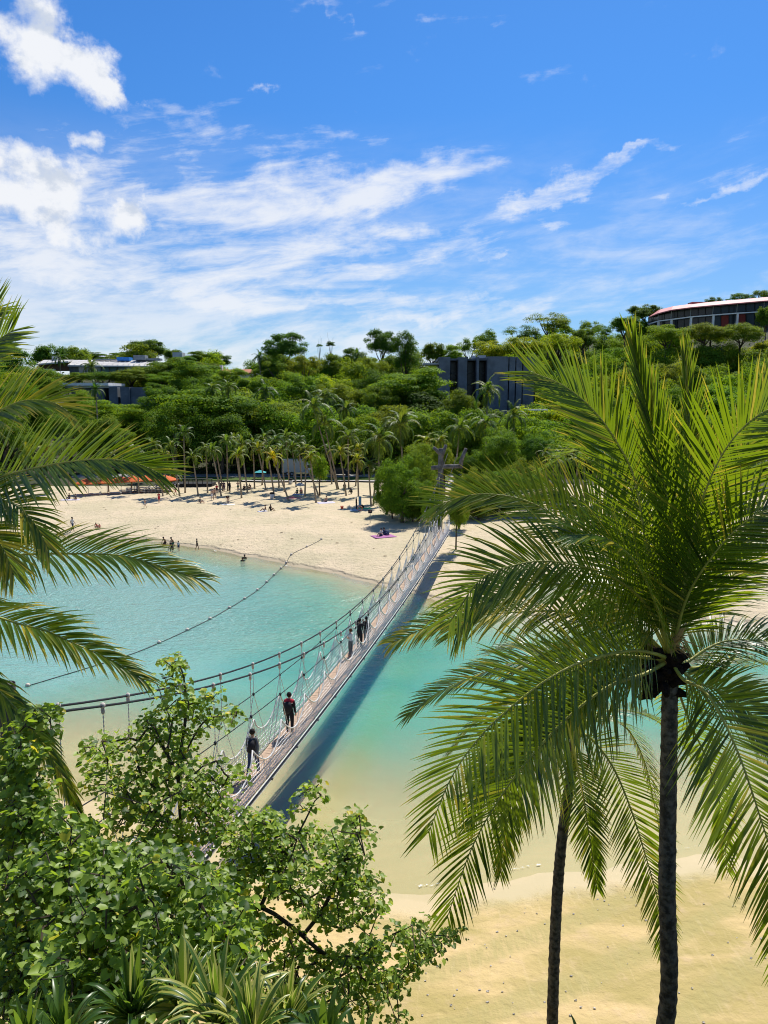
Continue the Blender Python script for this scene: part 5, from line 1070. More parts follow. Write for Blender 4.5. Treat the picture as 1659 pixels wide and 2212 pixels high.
TL = [
 # skyline and upper hill
 (322, 757, 52, 24, 330, 'round', D2, 'large domed dark tree on the skyline above the pale roofed building'), (268, 772, 34, 12, 325, 'layer', MG, 'flat green tree on the skyline left of the domed one'), (205, 771, 30, 9, 330, 'layer', D2, 'low flat tree line tree above the left end of the pale roof'), (375, 772, 26, 18, 320, 'round', MG, 'rounded tree on the skyline right of the domed one'), (428, 775, 38, 14, 325, 'round', MG, 'low rounded tree on the skyline right of the white rooftop box'), (468, 780, 34, 16, 335, 'round', BG, 'blue green distant tree left of the skyline gap'),
 (618, 756, 55, 33, 250, 'round', BG, 'big round tree on the skyline left of centre'), (655, 800, 44, 34, 238, 'airy', OL, 'loose olive tree below the big round skyline tree'), (600, 800, 46, 30, 240, 'airy', MG, 'loose mid green tree under the left side of the round skyline tree'), (716, 798, 34, 30, 250, 'round', MG, 'green tree right of the skyline gap'), (760, 780, 36, 24, 270, 'round', BG, 'blue green skyline tree beside the thin palm'),
 (825, 747, 44, 30, 290, 'round', BG, 'rounded blue green tree highest on the middle skyline'), (876, 768, 42, 50, 225, 'upright', D1, 'very dark upright tree standing before the skyline'), (800, 800, 42, 28, 232, 'fine', OL, 'olive fine leaved tree below the middle skyline'), (935, 765, 30, 26, 262, 'round', MG, 'mid green tree right of the very dark one'), (975, 772, 34, 24, 262, 'round', LG, 'light green skyline tree left of the slab building'), (1010, 757, 30, 26, 285, 'airy', MG, 'airy skyline tree above the left end of the slab building'),
 (1050, 742, 34, 30, 292, 'airy', MG, 'airy skyline tree above the middle of the slab building'), (1062, 762, 46, 26, 262, 'fine', Yg, 'yellow green feathery tree directly above the slab building'), (1185, 705, 55, 26, 285, 'airy', OL, 'spreading open tree with visible limbs on the right skyline'), (1125, 730, 46, 24, 290, 'airy', BG, 'grey green airy tree left of the spreading open tree'), (1130, 752, 52, 24, 258, 'fine', Yg, 'bright yellow green tree below the spreading open tree'), (1210, 745, 48, 24, 262, 'fine', Yg, 'yellow green tree right below the spreading open tree'),
 (1260, 735, 36, 26, 280, 'round', MG, 'rounded tree on the right skyline in the dip'), (1300, 722, 22, 16, 300, 'airy', BG, 'small bare looking grey tree in the skyline dip'), (1350, 705, 40, 22, 282, 'round', MG, 'tree climbing the slope left of the red roofed building'), (1395, 678, 42, 20, 298, 'round', D2, 'dark crown peeping out behind the left end of the red roof'), (1540, 652, 22, 10, 330, 'airy', D2, 'small airy tree showing above the red roof'), (1600, 645, 34, 11, 330, 'airy', D2, 'airy tree above the right part of the red roof'), (1650, 640, 30, 14, 325, 'airy', D2, 'airy tree above the right end of the red roof'),
 (1655, 690, 26, 30, 262, 'round', MG, 'tree covering the right end of the curved building'), (1440, 725, 52, 24, 250, 'fine', LG, 'light green tree below the left end of the curved building'), (1520, 722, 50, 20, 250, 'fine', OL, 'olive tree below the middle of the curved building'), (1600, 725, 55, 22, 248, 'fine', LG, 'light green tree below the right part of the curved building'),
 (690, 748, 9, 5, 300, 'airy', D2, 'tiny thin tree with a flat crown standing in the skyline gap'), (714, 744, 11, 6, 300, 'layer', D2, 'taller thin tree with an umbrella crown in the skyline gap'),
 # slope in front of the left buildings
 (285, 815, 52, 15, 236, 'round', MG, 'green tree between the pale roofed building and the dark one below it'), (225, 816, 44, 11, 236, 'fine', D2, 'dark low tree under the blue windows'), (165, 816, 40, 12, 238, 'fine', MG, 'low green tree under the left end of the pale roof'), (105, 822, 44, 20, 236, 'round', D2, 'dark green tree left of the flat white roof'), (345, 822, 36, 18, 236, 'layer', LG, 'light green tree above the right end of the dark low building'),
 (335, 850, 30, 20, 205, 'round', D2, 'dark tree hiding the right end of the dark low building'), (170, 868, 40, 22, 200, 'fine', LG, 'light green tree before the left wall of the dark low building'), (250, 895, 44, 18, 200, 'fine', MG, 'green tree at the foot of the dark low building'),
 (395, 790, 40, 18, 290, 'round', D2, 'dark green tree right of the white rooftop box'), (440, 800, 44, 18, 280, 'round', MG, 'green tree left of the small red tiled roofs'), (580, 815, 44, 26, 250, 'round', D2, 'dark tree right of the small red tiled roofs'),
 # middle
 (892, 838, 88, 42, 188, 'layer', BR, 'huge bright green layered tree in the centre of the forest'), (905, 885, 84, 44, 183, 'round', D1, 'deep green lower crown under the huge layered tree'), (820, 880, 50, 40, 182, 'round', MG, 'green tree touching the left side of the huge layered tree'), (725, 868, 60, 40, 190, 'fine', OL, 'olive tree between the grey palms and the huge layered tree'),
 (640, 850, 58, 42, 196, 'airy', MG, 'mid green tree left of the grey palms'), (450, 890, 110, 46, 162, 'layer', BR, 'broad bright green layered tree behind the two tall slim palms'), (350, 885, 56, 44, 168, 'round', D2, 'dark green tree below the right end of the low dark building'), (290, 905, 50, 30, 165, 'layer', LG, 'light green flat tree in front of the low dark building'), (520, 900, 70, 40, 162, 'layer', D2, 'dark layered tree right of the two tall slim palms'),
 (600, 910, 70, 38, 160, 'layer', OL, 'olive brown layered tree above the grove'), (200, 900, 60, 34, 170, 'layer', LG, 'flat light green tree under the left white roof'), (150, 930, 60, 40, 160, 'airy', D2, 'dark airy tree with open limbs left of the tall slim palm'), (255, 945, 44, 26, 156, 'fine', LG, 'pale green bushy tree above the left frond tip'), (1000, 880, 46, 34, 172, 'fine', MG, 'green tree at the foot of the slab building'),
 (40, 880, 70, 60, 175, 'round', D2, 'dark tree at the left edge behind the fronds'), (90, 840, 60, 40, 215, 'round', MG, 'green tree at the left edge below the brown eaves'), (20, 800, 60, 40, 240, 'round', D2, 'dark tree on the left edge of the skyline'), (420, 815, 60, 34, 232, 'layer', MG, 'green layered tree right of the low dark building roof'), (360, 805, 55, 32, 245, 'layer', MG, 'green layered tree under the blue roof tank'), (500, 830, 52, 30, 225, 'round', LG, 'light green tree below the small red tiled roofs'), (550, 845, 52, 34, 205, 'round', LG, 'light green rounded tree right of the two tall slim palms'),
]
# big shrubs of the near foreground beside the bridge head
SH = [(836, 1056, 38, 50, 95, 'fine', D2, 'dark green bush at the far left end of the bush mass'), (908, 1040, 50, 62, 95, 'fine', MG, 'tall bush directly left of the timber pylon'), (1085, 1062, 60, 46, 92, 'fine', MG, 'broad green bush behind the arching frond right of the bridge'), (1032, 1062, 52, 48, 92, 'fine', OL, 'bronze tinted bush right of the bridge head'), (1145, 1068, 42, 42, 92, 'fine', D2, 'dark bush at the right end of the bush mass'), (848, 1092, 30, 26, 95, 'fine', D2, 'low dark bush at the left foot of the large rounded bush'), (892, 1100, 34, 24, 92, 'fine', MG, 'low bush in front of the large rounded bush, nearest the blanket'), (1085, 1085, 46, 26, 92, 'fine', D2, 'low dark bush behind the arching frond tip right of the bridge'), (1035, 1098, 40, 22, 92, 'fine', OL, 'low olive bush just right of the bridge head'), (930, 1088, 24, 44, 77.4, 'fine', D2, 'narrow dark bush left of the bridge end at the pylon foot'), (992, 1090, 30, 48, 77.0, 'fine', MG, 'green bush right of the bridge end at the pylon foot'), (868, 1056, 62, 66, 92, 'fine', MG, 'large rounded dark green bush hiding the left side of the bridge head'), (910, 1005, 58, 48, 96, 'fine', OL, 'upper part bush with bronze leaves left of the timber pylon'), (905, 1080, 50, 42, 84, 'fine', D2, 'dark low bush at the foot of the bridge head'), (1012, 1022, 44, 46, 76.5, 'fine', BG, 'grey green bush right of the timber pylon'),
      (1075, 985, 66, 56, 98, 'fine', MG, 'bush with pale upturned leaves farther right of the timber pylon'), (1135, 1040, 56, 46, 92, 'fine', OL, 'bush behind the arching frond right of the bridge head'), (1062, 1062, 52, 40, 78, 'fine', D2, 'dark bush right beside the bridge head'), (1000, 1085, 34, 34, 82, 'fine', MG, 'bush hugging the pylon foot on its right'), (1165, 980, 50, 44, 104, 'fine', BG, 'grey green bush behind the leftward frond of the tall palm'), (960, 1000, 34, 40, 100, 'fine', OL, 'olive bush directly behind the timber pylon'),
      (690, 1010, 26, 30, 140, 'fine', LG, 'clump with hanging brown leaves behind the palms near the promenade')]
for t_ in TL: tree(*t_)
for t_ in [(938, 1096, 30, 46, 77.8, 'bush', D2, 'dark bush standing against the left of the bridge end'), (986, 1098, 28, 52, 77.4, 'bush', MG, 'green bush standing against the right of the bridge end')]: tree(*t_, group='bushes around the bridge head')
for t_ in SH:
    u_, v_, a_, b_, y_ = t_[:5]; y_ = min(G(u_, v_ + b_ * 1.1)[1], 119)
    tree(u_, v_, a_, b_, y_, 'bush', t_[6], t_[7], group='bushes around the bridge head')
# remaining hillside: rows of individual trees, kept off the buildings' faces
BBX = [(915, 760, 1160, 862, 215), (1395, 640, 1659, 712, 275), (75, 762, 330, 800, 290), (120, 822, 345, 868, 220), (470, 790, 548, 804, 290)]
placed = [(t_[0], t_[1], t_[4]) for t_ in TL]
rows = [(156, 7.2, 11), (166, 7.5, 11.5), (178, 7.8, 12), (192, 8, 12.5), (208, 8.4, 13), (226, 8.8, 13), (246, 9, 13.5), (268, 9.2, 14), (294, 9.6, 14), (322, 10, 14)]
rown = ['first', 'second', 'third', 'fourth', 'fifth', 'sixth', 'seventh', 'eighth', 'ninth', 'tenth']
tones = [(D1, 'deep green'), (D2, 'dark green'), (MG, 'mid green'), (LG, 'light green'), (OL, 'olive'), (BG, 'blue green'), (BR, 'fresh green'), (Yg, 'yellow green')]
forms = {'round': 'rounded', 'layer': 'layered', 'airy': 'open', 'upright': 'upright', 'fine': 'fine leaved'}
for ri, (y, rad, ht) in enumerate(rows):
    half = y * .56; x = -half - 5 + rnd.uniform(0, 6); n = 0
    while x < half + 8:
        yy = y + rnd.uniform(-5, 5); rr = rad * rnd.uniform(.72, 1.25); h = ht * rnd.uniform(.75, 1.12)
        if x > 20: rr *= .9; h *= .85
        g = gz(x, yy); c = (x, yy, g + h - rr * .66); u, v, dep = proj(c); rp = rr * F / dep
        clash = any(u + rp > b0[0] and u - rp < b0[2] and v - rp * .75 < b0[3] and v + rp > b0[1] and yy < b0[4] + 8 for b0 in BBX) or any(abs(u - q[0]) < rp * .5 and abs(v - q[1]) < rp * .35 and abs(yy - q[2]) < 12 for q in placed)
        if v - rp * .6 < 775 and u < 1000 and not clash: clash = rnd.random() < .75
        if u > 1150 and v - rp * .6 < 700: clash = True
        if not clash:
            right = x > 15; k = rnd.choices(range(8), (1.0, 1.6, 2, 2.2, 1.3, .8, 1.8, 2.2 if right else .5))[0]; kd = rnd.choice(('round', 'layer', 'round', 'airy', 'fine', 'round', 'upright' if rr < 6 else 'fine'))
            side = 'on the left slope' if u < 520 else ('on the middle slope' if u < 930 else 'on the right slope')
            tree(u, v, rp, rp * .82, yy, kd, tones[k][0], '%s %s tree in the %s row up the hillside, %s from the left' % (tones[k][1], forms[kd], rown[ri], ordn(n)))
            n += 1
        x += rr * 1.28
# undergrowth: dense low leaf mass covering the slope between the trunks
uv_ = []; N_ = 22000
r = np.random.RandomState(77); ux_ = r.uniform(-130, 150, N_); uy_ = r.uniform(0, 1, N_) ** 1.3 * 175 + 154; ok = (np.abs(ux_) < uy_ * .6); ux_, uy_ = ux_[ok], uy_[ok]; zz = ground(ux_, uy_) + r.uniform(0, 1, len(ux_)) ** 1.2 * 3.4
q = np.c_[ux_, uy_, zz]; n_ = r.normal(size=(len(q), 3)) * .5 + np.array([0, -.3, .8]); n_ /= np.linalg.norm(n_, axis=1)[:, None]; a_ = np.cross(n_, r.normal(size=(len(q), 3))); a_ /= np.linalg.norm(a_, axis=1)[:, None]; b_ = np.cross(n_, a_); l = r.uniform(.25, .6, (len(q), 1))
V = np.stack([q - a_ * l, q - b_ * l * .6, q + a_ * l, q + b_ * l * .6], 1).reshape(-1, 3)
o = link('undergrowth', npmesh('undergrowth', V, np.arange(len(V)).reshape(-1, 4), M['tree'], False, np.clip(r.normal(.35, .2, len(q)), 0, 1))); o.color = (.8, .9, .8, 1); tag(o, kind='stuff')

# ------------------------------------------------------------------ buildings
def panelbox(b, u0, u1, v0, v1, y, dy, t=.5):
    """box whose front face spans the view rectangle at distance y"""
    p = PY((u0 + u1) / 2, v0, y); q = PY((u0 + u1) / 2, v1, y); xa = PY(u0, (v0 + v1) / 2, y)[0]; xb = PY(u1, (v0 + v1) / 2, y)[0]
    b.box(((xa + xb) / 2, y + dy / 2, (p[2] + q[2]) / 2), ((xb - xa) / 2, dy / 2, (p[2] - q[2]) / 2)); return b
def bpart(root, name, mat, rects):
    b = MB(); o0 = np.array(root.location)
    for (u0, u1, v0, v1, y, dy) in rects: panelbox(b, u0, u1, v0, v1, y, dy)
    b.v = [v_ - o0 for v_ in b.v]; return b.obj(name, mat, root)
o = empty('concrete_building', tuple(PY(1040, 860, 214)), 'dark grey concrete building with tall vertical slabs above the forest at right', 'building')
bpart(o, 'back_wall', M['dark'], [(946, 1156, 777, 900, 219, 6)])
for (a_, b_, t0) in ((948.5, 972, 771), (990, 1008.5, 771.5), (1029, 1034, 771), (1052, 1097, 770), (1099.5, 1112, 770.5), (1114.5, 1127, 771), (1129.5, 1153, 772)):
    bpart(o, 'wall_slab', M['conc'], [(a_, b_, t0, 905, 212 if a_ > 960 else 213, 6.5)])
bpart(o, 'roof', M['conc'], [(946, 1156, 774.5, 778.5, 213.6, 12)])
bpart(o, 'roof', M['conc2'], [(916, 950, 784, 787.5, 215, 8)])
for a_ in (1020, 1024): bpart(o, 'roof_unit', M['conc2'], [(a_, a_ + 3.5, 768, 775, 217, 2)])
bpart(o, 'roof_unit', M['conc2'], [(1034, 1050, 767.5, 774, 217, 3)])
for a_, b_ in ((973, 989.5), (1009, 1028.5), (1034.5, 1051.5)):
    w_ = bpart(o, 'window', M['glass'], [(a_ + .5, b_ - .5, 782, 880, 218.4, .3)])
    for vv in (805, 830, 855):
        k_ = bpart(o, 'floor_edge', M['conc'], [(a_, b_, vv, vv + 2, 218.0, .5)])
# terrace ledges
o = empty('terrace', tuple(PY(1080, 905, 183)), 'pale terrace ledges with dark gaps below the slab building', 'terrace')
for (a_, b_, c_, d_) in ((1003, 1030, 890, 892.5), (1003, 1030, 897, 900), (1138, 1184, 884, 887.5), (1140, 1184, 893, 896.5), (1142, 1184, 902, 904.5)): bpart(o, 'ledge', M['white'], [(a_, b_, c_, d_, 183, 3)])
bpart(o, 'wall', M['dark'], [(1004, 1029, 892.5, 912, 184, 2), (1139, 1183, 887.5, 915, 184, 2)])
# lower left dark building
o = empty('concrete_building', tuple(PY(230, 850, 218)), 'low dark grey concrete building with a flat white roof left of the forest', 'building')
bpart(o, 'roof', M['white'], [(127, 234, 827, 833, 216, 14)]); bpart(o, 'fascia', M['conc2'], [(140, 236, 833.5, 838, 217, 12)])
bpart(o, 'back_wall', M['dark'], [(155, 362, 840, 888, 220, 5)])
for (a_, b_, t0, y_) in ((155, 195, 838.5, 218), (197, 226, 838.5, 217.5), (236, 254.5, 836, 216), (260.5, 281, 836, 216), (283, 318, 836.5, 216.6), (319, 362, 841, 217.5)): bpart(o, 'wall_slab', M['conc'], [(a_, b_, t0, 890, y_, 4)])
# upper left pale roofed building
o = empty('hotel_building', tuple(PY(220, 790, 290)), 'long building with a pale sloping metal roof and blue windows on the left ridge', 'building')
def roofpoly(root, name, mat, pts, th=.5):
    P = np.array([PY(u, v, y) for u, v, y in pts]) - np.array(root.location); n = len(P); b = MB(); b.add(np.vstack([P, P - np.array([0, 0, th])]), [tuple(range(n)), tuple(range(2 * n - 1, n - 1, -1))] + [(k, n + k, n + (k + 1) % n, (k + 1) % n) for k in range(n)]); return b.obj(name, mat, root)
rf = roofpoly(o, 'roof', M['greyroof'], [(146, 788.5, 283), (330, 790.5, 283), (336, 779, 296), (160, 777.5, 296)])
rf2 = roofpoly(o, 'roof', M['greyroof'], [(78, 786, 284), (147, 780, 284), (160, 777, 296), (95, 777.5, 296)])
for k in range(16):
    u = 150 + k * 11.6; P = [PY(u, 788.2, 283) + np.array([0, 0, .12]), PY(u + 9 - k * .1, 778.2, 296) + np.array([0, 0, .12])]; b = MB(); b.tube([p - np.array(o.location) for p in P], .10, 4); b.obj('roof_seam', M['greyroof'], rf)
bpart(o, 'wall', M['conc'], [(150, 330, 790, 812, 286.5, 8)]); bpart(o, 'wall', flat('brown_wall', (.12, .07, .05)), [(85, 148, 785, 800, 287, 8)])
for k in range(9): bpart(o, 'window', M['glassblue'], [(170 + k * 17, 184 + k * 17, 792.5, 806, 286.1, .3)])
bpart(o, 'wall', M['white'], [(92, 118, 797, 803, 286, 1)])
bpart(o, 'water_tank', M['blue'], [(252, 265, 771, 779, 292, 4), (266, 279, 771.5, 779, 292, 4)])
bpart(o, 'roof_plant', M['grey'], [(288, 313, 767, 778, 292, 4)]); bpart(o, 'roof_plant', M['grey'], [(314, 346, 774, 778.5, 293, 3)]); bpart(o, 'roof_plant', M['grey'], [(200, 250, 775.5, 778, 293, 2)])
bpart(o, 'stair_head', M['conc2'], [(373, 393.5, 761, 790, 292, 5)]); bpart(o, 'stair_head', M['conc2'], [(112, 123, 769.5, 779, 294, 4)])
o = empty('tiled_house', tuple(PY(510, 806, 285)), 'low house with orange red tiled roof half hidden on the left ridge', 'house')
roofpoly(o, 'roof', M['tile'], [(470, 806, 285), (548, 805, 285), (543, 797.5, 293), (476, 798.5, 293)]); bpart(o, 'wall', M['white'], [(476, 544, 806, 816, 286, 5)]); bpart(o, 'chimney', M['white'], [(474, 480, 789, 799, 291, 1.5)])
# curved red-roofed hotel on the hill: two storeys on an arc bulging towards the viewer
o = empty('curved_hotel', tuple(PY(1520, 705, 270)), 'curved two storey glass building with pink red roof on the hilltop at right', 'building'); O0 = np.array(o.location)
AR_ = [(1402, 684, 699.5, 716, 292), (1422, 676, 693.5, 714, 283), (1450, 669, 690, 713, 276), (1492, 663.5, 684.5, 711, 271), (1540, 659, 680.5, 710, 268.5), (1592, 654.5, 676.5, 708, 268), (1650, 649.5, 673, 706, 269), (1720, 645, 670, 704, 272)]
def arc_strip(name, mat, top, bot, inset, th=.0, parent=None):
    V = []; Fs = []
    for (u, vt, vm, vb, y) in AR_:
        vv = dict(t=vt, m=vm, b=vb); p = PY(u, vv[top[0]] + top[1], y + inset); q = PY(u, vv[bot[0]] + bot[1], y + inset); V += [p - O0, q - O0, p - O0 + np.array([0, 1.0, 0]), q - O0 + np.array([0, 1.0, 0])]
    for k in range(len(AR_) - 1):
        a_ = k * 4; Fs += [(a_, a_ + 1, a_ + 5, a_ + 4), (a_ + 2, a_ + 6, a_ + 7, a_ + 3), (a_, a_ + 4, a_ + 6, a_ + 2), (a_ + 1, a_ + 3, a_ + 7, a_ + 5)]
    b = MB(); b.add(V, Fs); return b.obj(name, mat, parent or o)
V = []; Fs = []
for (u, vt, vm, vb, y) in AR_:
    p = PY(u, vt, y - 1.6) - O0; q = PY(u + 4, vt - 7.5, y + 9) - O0; V += [p, p - np.array([0, 0, .35]), q, q - np.array([0, 0, .4])]
for k in range(len(AR_) - 1): a_ = k * 4; Fs += [(a_, a_ + 4, a_ + 6, a_ + 2), (a_ + 1, a_ + 5, a_ + 4, a_), (a_ + 3, a_ + 7, a_ + 5, a_ + 1), (a_ + 2, a_ + 6, a_ + 7, a_ + 3)]
b = MB(); b.add(V, Fs); rf = b.obj('roof', M['redroof'], o)
bpart(o, 'roof_vent', M['redroof'], [(1495, 1540, 652, 659, 279, 4)]); bpart(o, 'roof_vent', M['redroof'], [(1620, 1659, 644, 650, 279, 4)])
arc_strip('wall', M['dark'], ('t', 1.5), ('b', 8), 2.4); arc_strip('floor_slab', M['white'], ('m', -1.2), ('m', 1.2), -.3)
for i, (u, vt, vm, vb, y) in enumerate(AR_[:-1]):
    u2, vt2, vm2, vb2, y2 = AR_[i + 1]; nsub = 2 if i in (0, 1) else 3
    for k in range(nsub):
        f0, f1 = (k + .06) / nsub, (k + .94) / nsub
        for lo in (0, 1):
            W_ = []
            for f in (f0, f1):
                L_ = lambda a, c: a + (c - a) * f; ta, tb_ = (L_(vt, vt2) + 3.5, L_(vm, vm2) - 2.5) if lo == 0 else (L_(vm, vm2) + 3, L_(vb, vb2)); W_ += [PY(L_(u, u2), ta, L_(y, y2) + 1.9) - O0, PY(L_(u, u2), tb_, L_(y, y2) + 1.9) - O0]
            b = MB(); b.add(W_ + [p + np.array([0, .2, 0]) for p in W_], [(0, 1, 3, 2), (4, 6, 7, 5), (0, 2, 6, 4), (1, 5, 7, 3), (0, 4, 5, 1), (2, 3, 7, 6)]); b.obj('window', M['redpanel'] if (lo and (i, k) in ((4, 1), (5, 0))) else M['glass'], o)
for (u, vt, vm, vb, y) in AR_:
    b = MB(); p = PY(u, vm, y + .1) - O0; q = PY(u, vb + 8, y + .1) - O0; b.box((p + q) / 2, (.32, .32, (p[2] - q[2]) / 2)); b.obj('column', M['white'], o)
    b = MB(); p = PY(u, vt + 1, y + .6) - O0; q = PY(u, vm, y + .6) - O0; b.box((p + q) / 2, (.10, .10, (p[2] - q[2]) / 2)); b.obj('mullion', M['grey'], o)

# ------------------------------------------------------------------ foreground: sea hibiscus and strap-leaved plants
def heart_leaf(c, d, nrm, s, r):
    """heart-shaped leaf, cupped, tip along d"""
    sd_ = np.cross(d, nrm); sd_ /= np.linalg.norm(sd_) + 1e-9; cup = r.uniform(.05, .28); 
    pts = [(0, -.12, 0), (.34, -.40, cup), (.52, -.02, cup * 1.4), (.34, .36, cup * .8), (0, .62, -.12), (-.34, .36, cup * .8), (-.52, -.02, cup * 1.4), (-.34, -.40, cup)]
    V = [c + sd_ * x * s + d * (y + .4) * s + nrm * z * s for x, y, z in pts]
    V.append(c + d * .5 * s)
    return V, [(8, 0, 1, 2), (8, 2, 3, 4), (8, 4, 5, 6), (8, 6, 7, 0)]
def inside(poly, x, y):
    c = False; j = len(poly) - 1
    for i in range(len(poly)):
        if (poly[i][1] > y) != (poly[j][1] > y) and x < (poly[j][0] - poly[i][0]) * (y - poly[i][1]) / (poly[j][1] - poly[i][1]) + poly[i][0]: c = not c
        j = i
    return c
def hibiscus(label, roots, regions, size, limit, seed, tone=0.0):
    """roots: trunk polylines (u,v,y); regions: (polygon, y of top edge, y of bottom edge, count, spread in depth)"""
    r = random.Random(seed); nodes = []; par = []; org = PY(*roots[0][0]); 
    o = empty('sea_hibiscus', tuple(org), label, 'shrub', 'sea hibiscus shrubs in the foreground')
    for R_ in roots:
        P = spline([PY(*p) for p in R_], 26); k0 = len(nodes)
        for i, p in enumerate(P): nodes.append(p); par.append(-1 if i == 0 else len(nodes) - 2)
    nmain = len(nodes); pts = []
    for (poly, y0, y1, cnt, sp_) in regions:
        us = [p[0] for p in poly]; vs = [p[1] for p in poly]; n = 0
        while n < cnt:
            u = r.uniform(min(us), max(us)); v = r.uniform(min(vs), max(vs))
            if not inside(poly, u, v): continue
            n += 1; f = (v - min(vs)) / (max(vs) - min(vs)); y = y0 + (y1 - y0) * f + r.gauss(0, sp_); pts.append(PY(u, v, max(4.6, y)))
    pts = np.array(pts); base = np.array([nodes[i] for i in range(nmain)])
    dist = np.array([np.min(np.linalg.norm(base - p, axis=1)) for p in pts]); ends = []
    for i in np.argsort(dist):
        p = pts[i]; A = np.array(nodes); dd = np.linalg.norm(A - p, axis=1); j = int(np.argmin(dd)); nst = max(1, int(dd[j] / .30)); prev = j; q0 = A[j]
        for s in range(1, nst + 1):
            f = s / nst; q = q0 * (1 - f) + p * f + np.array([0, 0, -.06 * math.sin(math.pi * f) * dd[j]]) + (np.array([r.gauss(0, .02) for _ in range(3)]) if s < nst else 0); nodes.append(q); par.append(prev); prev = len(nodes) - 1
        ends.append(prev)
    n = len(nodes); wgt = np.zeros(n)
    for e in ends: wgt[e] += 1
    for i in range(n - 1, -1, -1):
        if par[i] >= 0: wgt[par[i]] += wgt[i]
    rad = np.minimum(.0034 + .0032 * np.sqrt(wgt), .030); b = MB(); A = np.array(nodes) - org; main = MB()
    for i in range(n):
        if par[i] >= 0:
            tgt = main if i < nmain else b
            tgt.tube([A[par[i]], A[i]], [max(rad[par[i]] if par[i] >= nmain or i < nmain else rad[i], rad[i]), rad[i]], 4 if rad[i] < .012 else 6, False)
    main.obj('trunk', M['twig'], o, True); tw_ = b.obj('twigs', M['twig'], o); tw_['kind'] = 'stuff'
    L = []
    for e in ends:
        c0 = A[e]; pd = A[e] - A[par[e]]; pd = pd / (np.linalg.norm(pd) + 1e-9); m = r.randint(9, 16)
        for k in range(m):
            az = r.uniform(0, 6.28); off = np.array([math.cos(az), math.sin(az), r.uniform(-.5, .8)]) * r.uniform(.03, .17) - pd * r.uniform(0, .16)
            nrm = np.array([r.gauss(.1, .45), r.gauss(-.05, .45), 1.0]); nrm /= np.linalg.norm(nrm); d = np.array([math.cos(az), math.sin(az), r.uniform(-.9, .1)]); d -= nrm * d.dot(nrm); d /= np.linalg.norm(d) + 1e-9
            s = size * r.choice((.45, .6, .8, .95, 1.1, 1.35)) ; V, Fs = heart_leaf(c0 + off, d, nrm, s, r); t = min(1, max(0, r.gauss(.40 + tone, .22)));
            if r.random() < .022: t = r.uniform(.8, 1)
            L.append((V, Fs, t, s))
    def score(x):
        p = proj(x[0][8] + org); 
        return x[3] / p[2] if 0 < p[0] < 1659 and p[1] < 2212 else 0
    L.sort(key=score, reverse=True); rest = MB()
    for i, (V, Fs, t, s) in enumerate(L):
        if i < limit and score(L[i]) > 0: q = MB(); q.add(V, Fs, t); q.obj('leaf', M['hibiscus'], o, True, True)
        else: rest.add(V, Fs, t)
    lo_ = rest.obj('foliage', M['hibiscus'], o, True, True); lo_['kind'] = 'stuff'
    return o
hibiscus('slender sea hibiscus sapling with open twigs rising in front of the bridge cables', [[(425, 2150, 11.2), (410, 1950, 11.3), (393, 1800, 11.4), (386, 1660, 11.5), (400, 1560, 11.6), (398, 1470, 11.7), (385, 1430, 11.8)], [(388, 1690, 11.5), (350, 1610, 11.6), (300, 1560, 11.8)], [(393, 1640, 11.5), (440, 1560, 11.6), (490, 1545, 11.7)]],
         [([(330, 1440), (372, 1412), (398, 1430), (392, 1500), (440, 1470), (478, 1480), (455, 1540), (515, 1535), (512, 1570), (450, 1590), (420, 1640), (380, 1620), (330, 1600), (300, 1570), (340, 1530)], 11.8, 11.5, 74, .25),
          ([(180, 1610), (300, 1560), (420, 1600), (400, 1680), (460, 1640), (540, 1665), (515, 1740), (480, 1830), (340, 1850), (220, 1800), (190, 1700)], 11.8, 10.6, 250, .5)], .086, 90, 1)
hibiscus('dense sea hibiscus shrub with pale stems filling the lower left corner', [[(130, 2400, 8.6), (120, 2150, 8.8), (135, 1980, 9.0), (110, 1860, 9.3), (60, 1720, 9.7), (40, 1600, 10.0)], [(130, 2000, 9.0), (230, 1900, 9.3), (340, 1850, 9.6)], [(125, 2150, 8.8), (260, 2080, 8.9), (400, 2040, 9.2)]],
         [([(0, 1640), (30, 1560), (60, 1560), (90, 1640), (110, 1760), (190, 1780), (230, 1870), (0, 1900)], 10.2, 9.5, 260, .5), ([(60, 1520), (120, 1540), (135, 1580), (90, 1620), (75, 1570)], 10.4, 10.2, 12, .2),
          ([(0, 1850), (230, 1820), (420, 1850), (520, 1900), (560, 2000), (520, 2120), (420, 2180), (0, 2230)], 9.8, 8.2, 1100, .8)], .098, 150, 2, -.12)  # lowered leaf tint: the shade over this corner is painted into the leaves
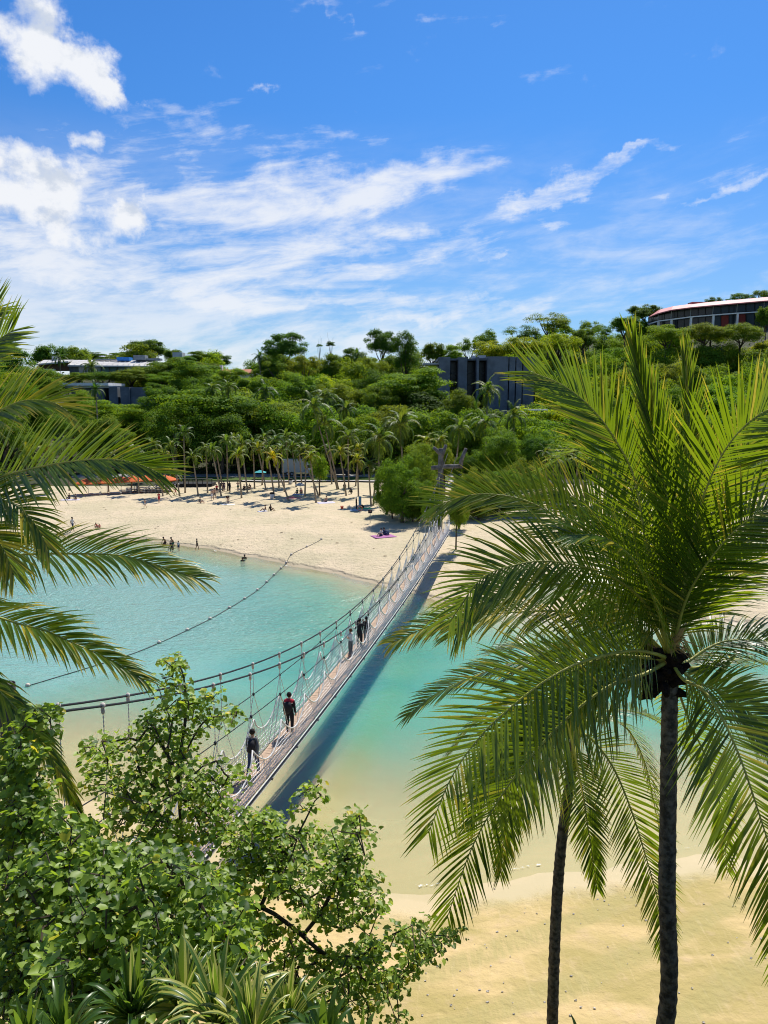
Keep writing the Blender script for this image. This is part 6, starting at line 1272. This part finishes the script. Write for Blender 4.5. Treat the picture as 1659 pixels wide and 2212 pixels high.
hibiscus('sea hibiscus shrub with long bare branch reaching right over the wet sand', [[(200, 2330, 9.6), (400, 2080, 9.9), (520, 1965, 10.2), (575, 1965, 10.3), (640, 2010, 10.4), (700, 2060, 10.5), (770, 2090, 10.6), (830, 2100, 10.8), (890, 2085, 11.0)], [(655, 2020, 10.4), (700, 1960, 10.5), (735, 1880, 10.7), (770, 1800, 10.9)], [(560, 1965, 10.3), (600, 1880, 10.5), (650, 1790, 10.8), (680, 1730, 11.0)], [(890, 2085, 11.0), (930, 2050, 11.1), (975, 2020, 11.2)]],
         [([(520, 1780), (600, 1750), (600, 1800), (660, 1790), (700, 1790), (740, 1790), (760, 1780), (810, 1800), (790, 1870), (830, 1920), (820, 1990), (740, 2010), (600, 1950), (490, 1900), (480, 1820)], 11.0, 10.4, 270, .5), ([(630, 1760), (650, 1700), (690, 1690), (700, 1720), (670, 1760)], 11.1, 11.0, 10, .12), ([(540, 1740), (580, 1760), (600, 1800), (540, 1800)], 10.6, 10.6, 20, .2), ([(735, 1770), (770, 1750), (790, 1780), (760, 1800)], 10.9, 10.9, 8, .1),
          ([(560, 1970), (700, 2060), (880, 2000), (880, 1975), (920, 1985), (940, 2020), (1000, 2000), (985, 2040), (930, 2070), (900, 2110), (860, 2130), (880, 2180), (860, 2220), (620, 2220), (520, 2120)], 10.9, 10.2, 240, .45)], .080, 50, 3)
def strap_plant(u, v, y, n, L, label, seed, yel=.3):
    r = random.Random(seed); c = PY(u, v, y); o = empty('strap_leaved_plant', tuple(c), label, 'plant', 'strap leaved plants along the bottom edge')
    st_ = MB(); st_.tube([(0, 0, gz(c[0], y) - c[2] - .1), (.02, 0, -.3), (0, 0, .02)], [.06, .05, .045], 8); st_.obj('stem', M['twig'], o, True)
    for k in range(n):
        az = k * 2.4 + r.uniform(-.3, .3); el = R(r.uniform(35, 88)); d = np.array([math.cos(az) * math.cos(el), math.sin(az) * math.cos(el), math.sin(el)]); ll = L * r.uniform(.6, 1.1); P = [np.zeros(3)]; S = 8
        for q in range(S): d = d + np.array([0, 0, -1]) * .055 * (q + 1) * r.uniform(.5, 1.3) * math.cos(el) ** .5; d /= np.linalg.norm(d); P.append(P[-1] + d * ll / S)
        sd_ = np.cross(P[1], (0, 0, 1)); sd_ /= np.linalg.norm(sd_) + 1e-9; W_ = r.uniform(.026, .042); V = []
        prof = [.7, 1, 1.05, 1.05, 1, .9, .75, .5, .05]
        for q in range(S + 1): w_ = W_ * prof[q]; V += [P[q] - sd_ * w_ + np.array([0, 0, w_ * .35]), P[q] - sd_ * w_ * .33, P[q] + sd_ * w_ * .33, P[q] + sd_ * w_ + np.array([0, 0, w_ * .35])]
        b = MB(); t0 = r.uniform(.2, .55); ye = r.random() < yel
        for q in range(S):
            for e in range(3): b.f.append((q * 4 + e, q * 4 + e + 1, q * 4 + e + 5, q * 4 + e + 4)); b.t.append(.98 if (ye and e != 1) or (not ye and e == 2 and yel > .2) else t0)
        b.v.append(np.array(V)); b.n = len(V); b.obj('leaf', M['strap'], o, True, True)
    return o
SPs = [(290, 2180, 6.6, 44, .95, 'green strap leaved plant in shade, leftmost of the spiky row', .12), (395, 2160, 6.8, 46, 1.0, 'striped strap leaved plant left of centre in the spiky row', .35), (470, 2190, 6.3, 46, 1.05, 'tall upright strap leaved plant with yellow striped blades', .55), (545, 2230, 6.0, 44, .85, 'strap leaved plant with arching cream edged blades', .6), (620, 2200, 6.4, 40, .8, 'light green strap leaved plant near the sandy gap', .4), (700, 2250, 6.2, 30, .75, 'dark spiky plant at the right end of the spiky row', .05), (140, 2240, 6.0, 36, .8, 'strap leaved plant at the very bottom left', .15), (60, 2260, 5.8, 30, .7, 'strap leaved plant in the bottom left corner', .1), (775, 2270, 6.4, 22, .6, 'small dark spiky tuft right of the spiky row', .0), (1270, 2300, 7.5, 16, .75, 'thin spiky tuft poking in between the two palm trunks', .0)]
for i, (u, v, y, n, L, lab, ye) in enumerate(SPs): strap_plant(u, v + 28, y, n, L * .78, lab, 600 + i, ye * .6)
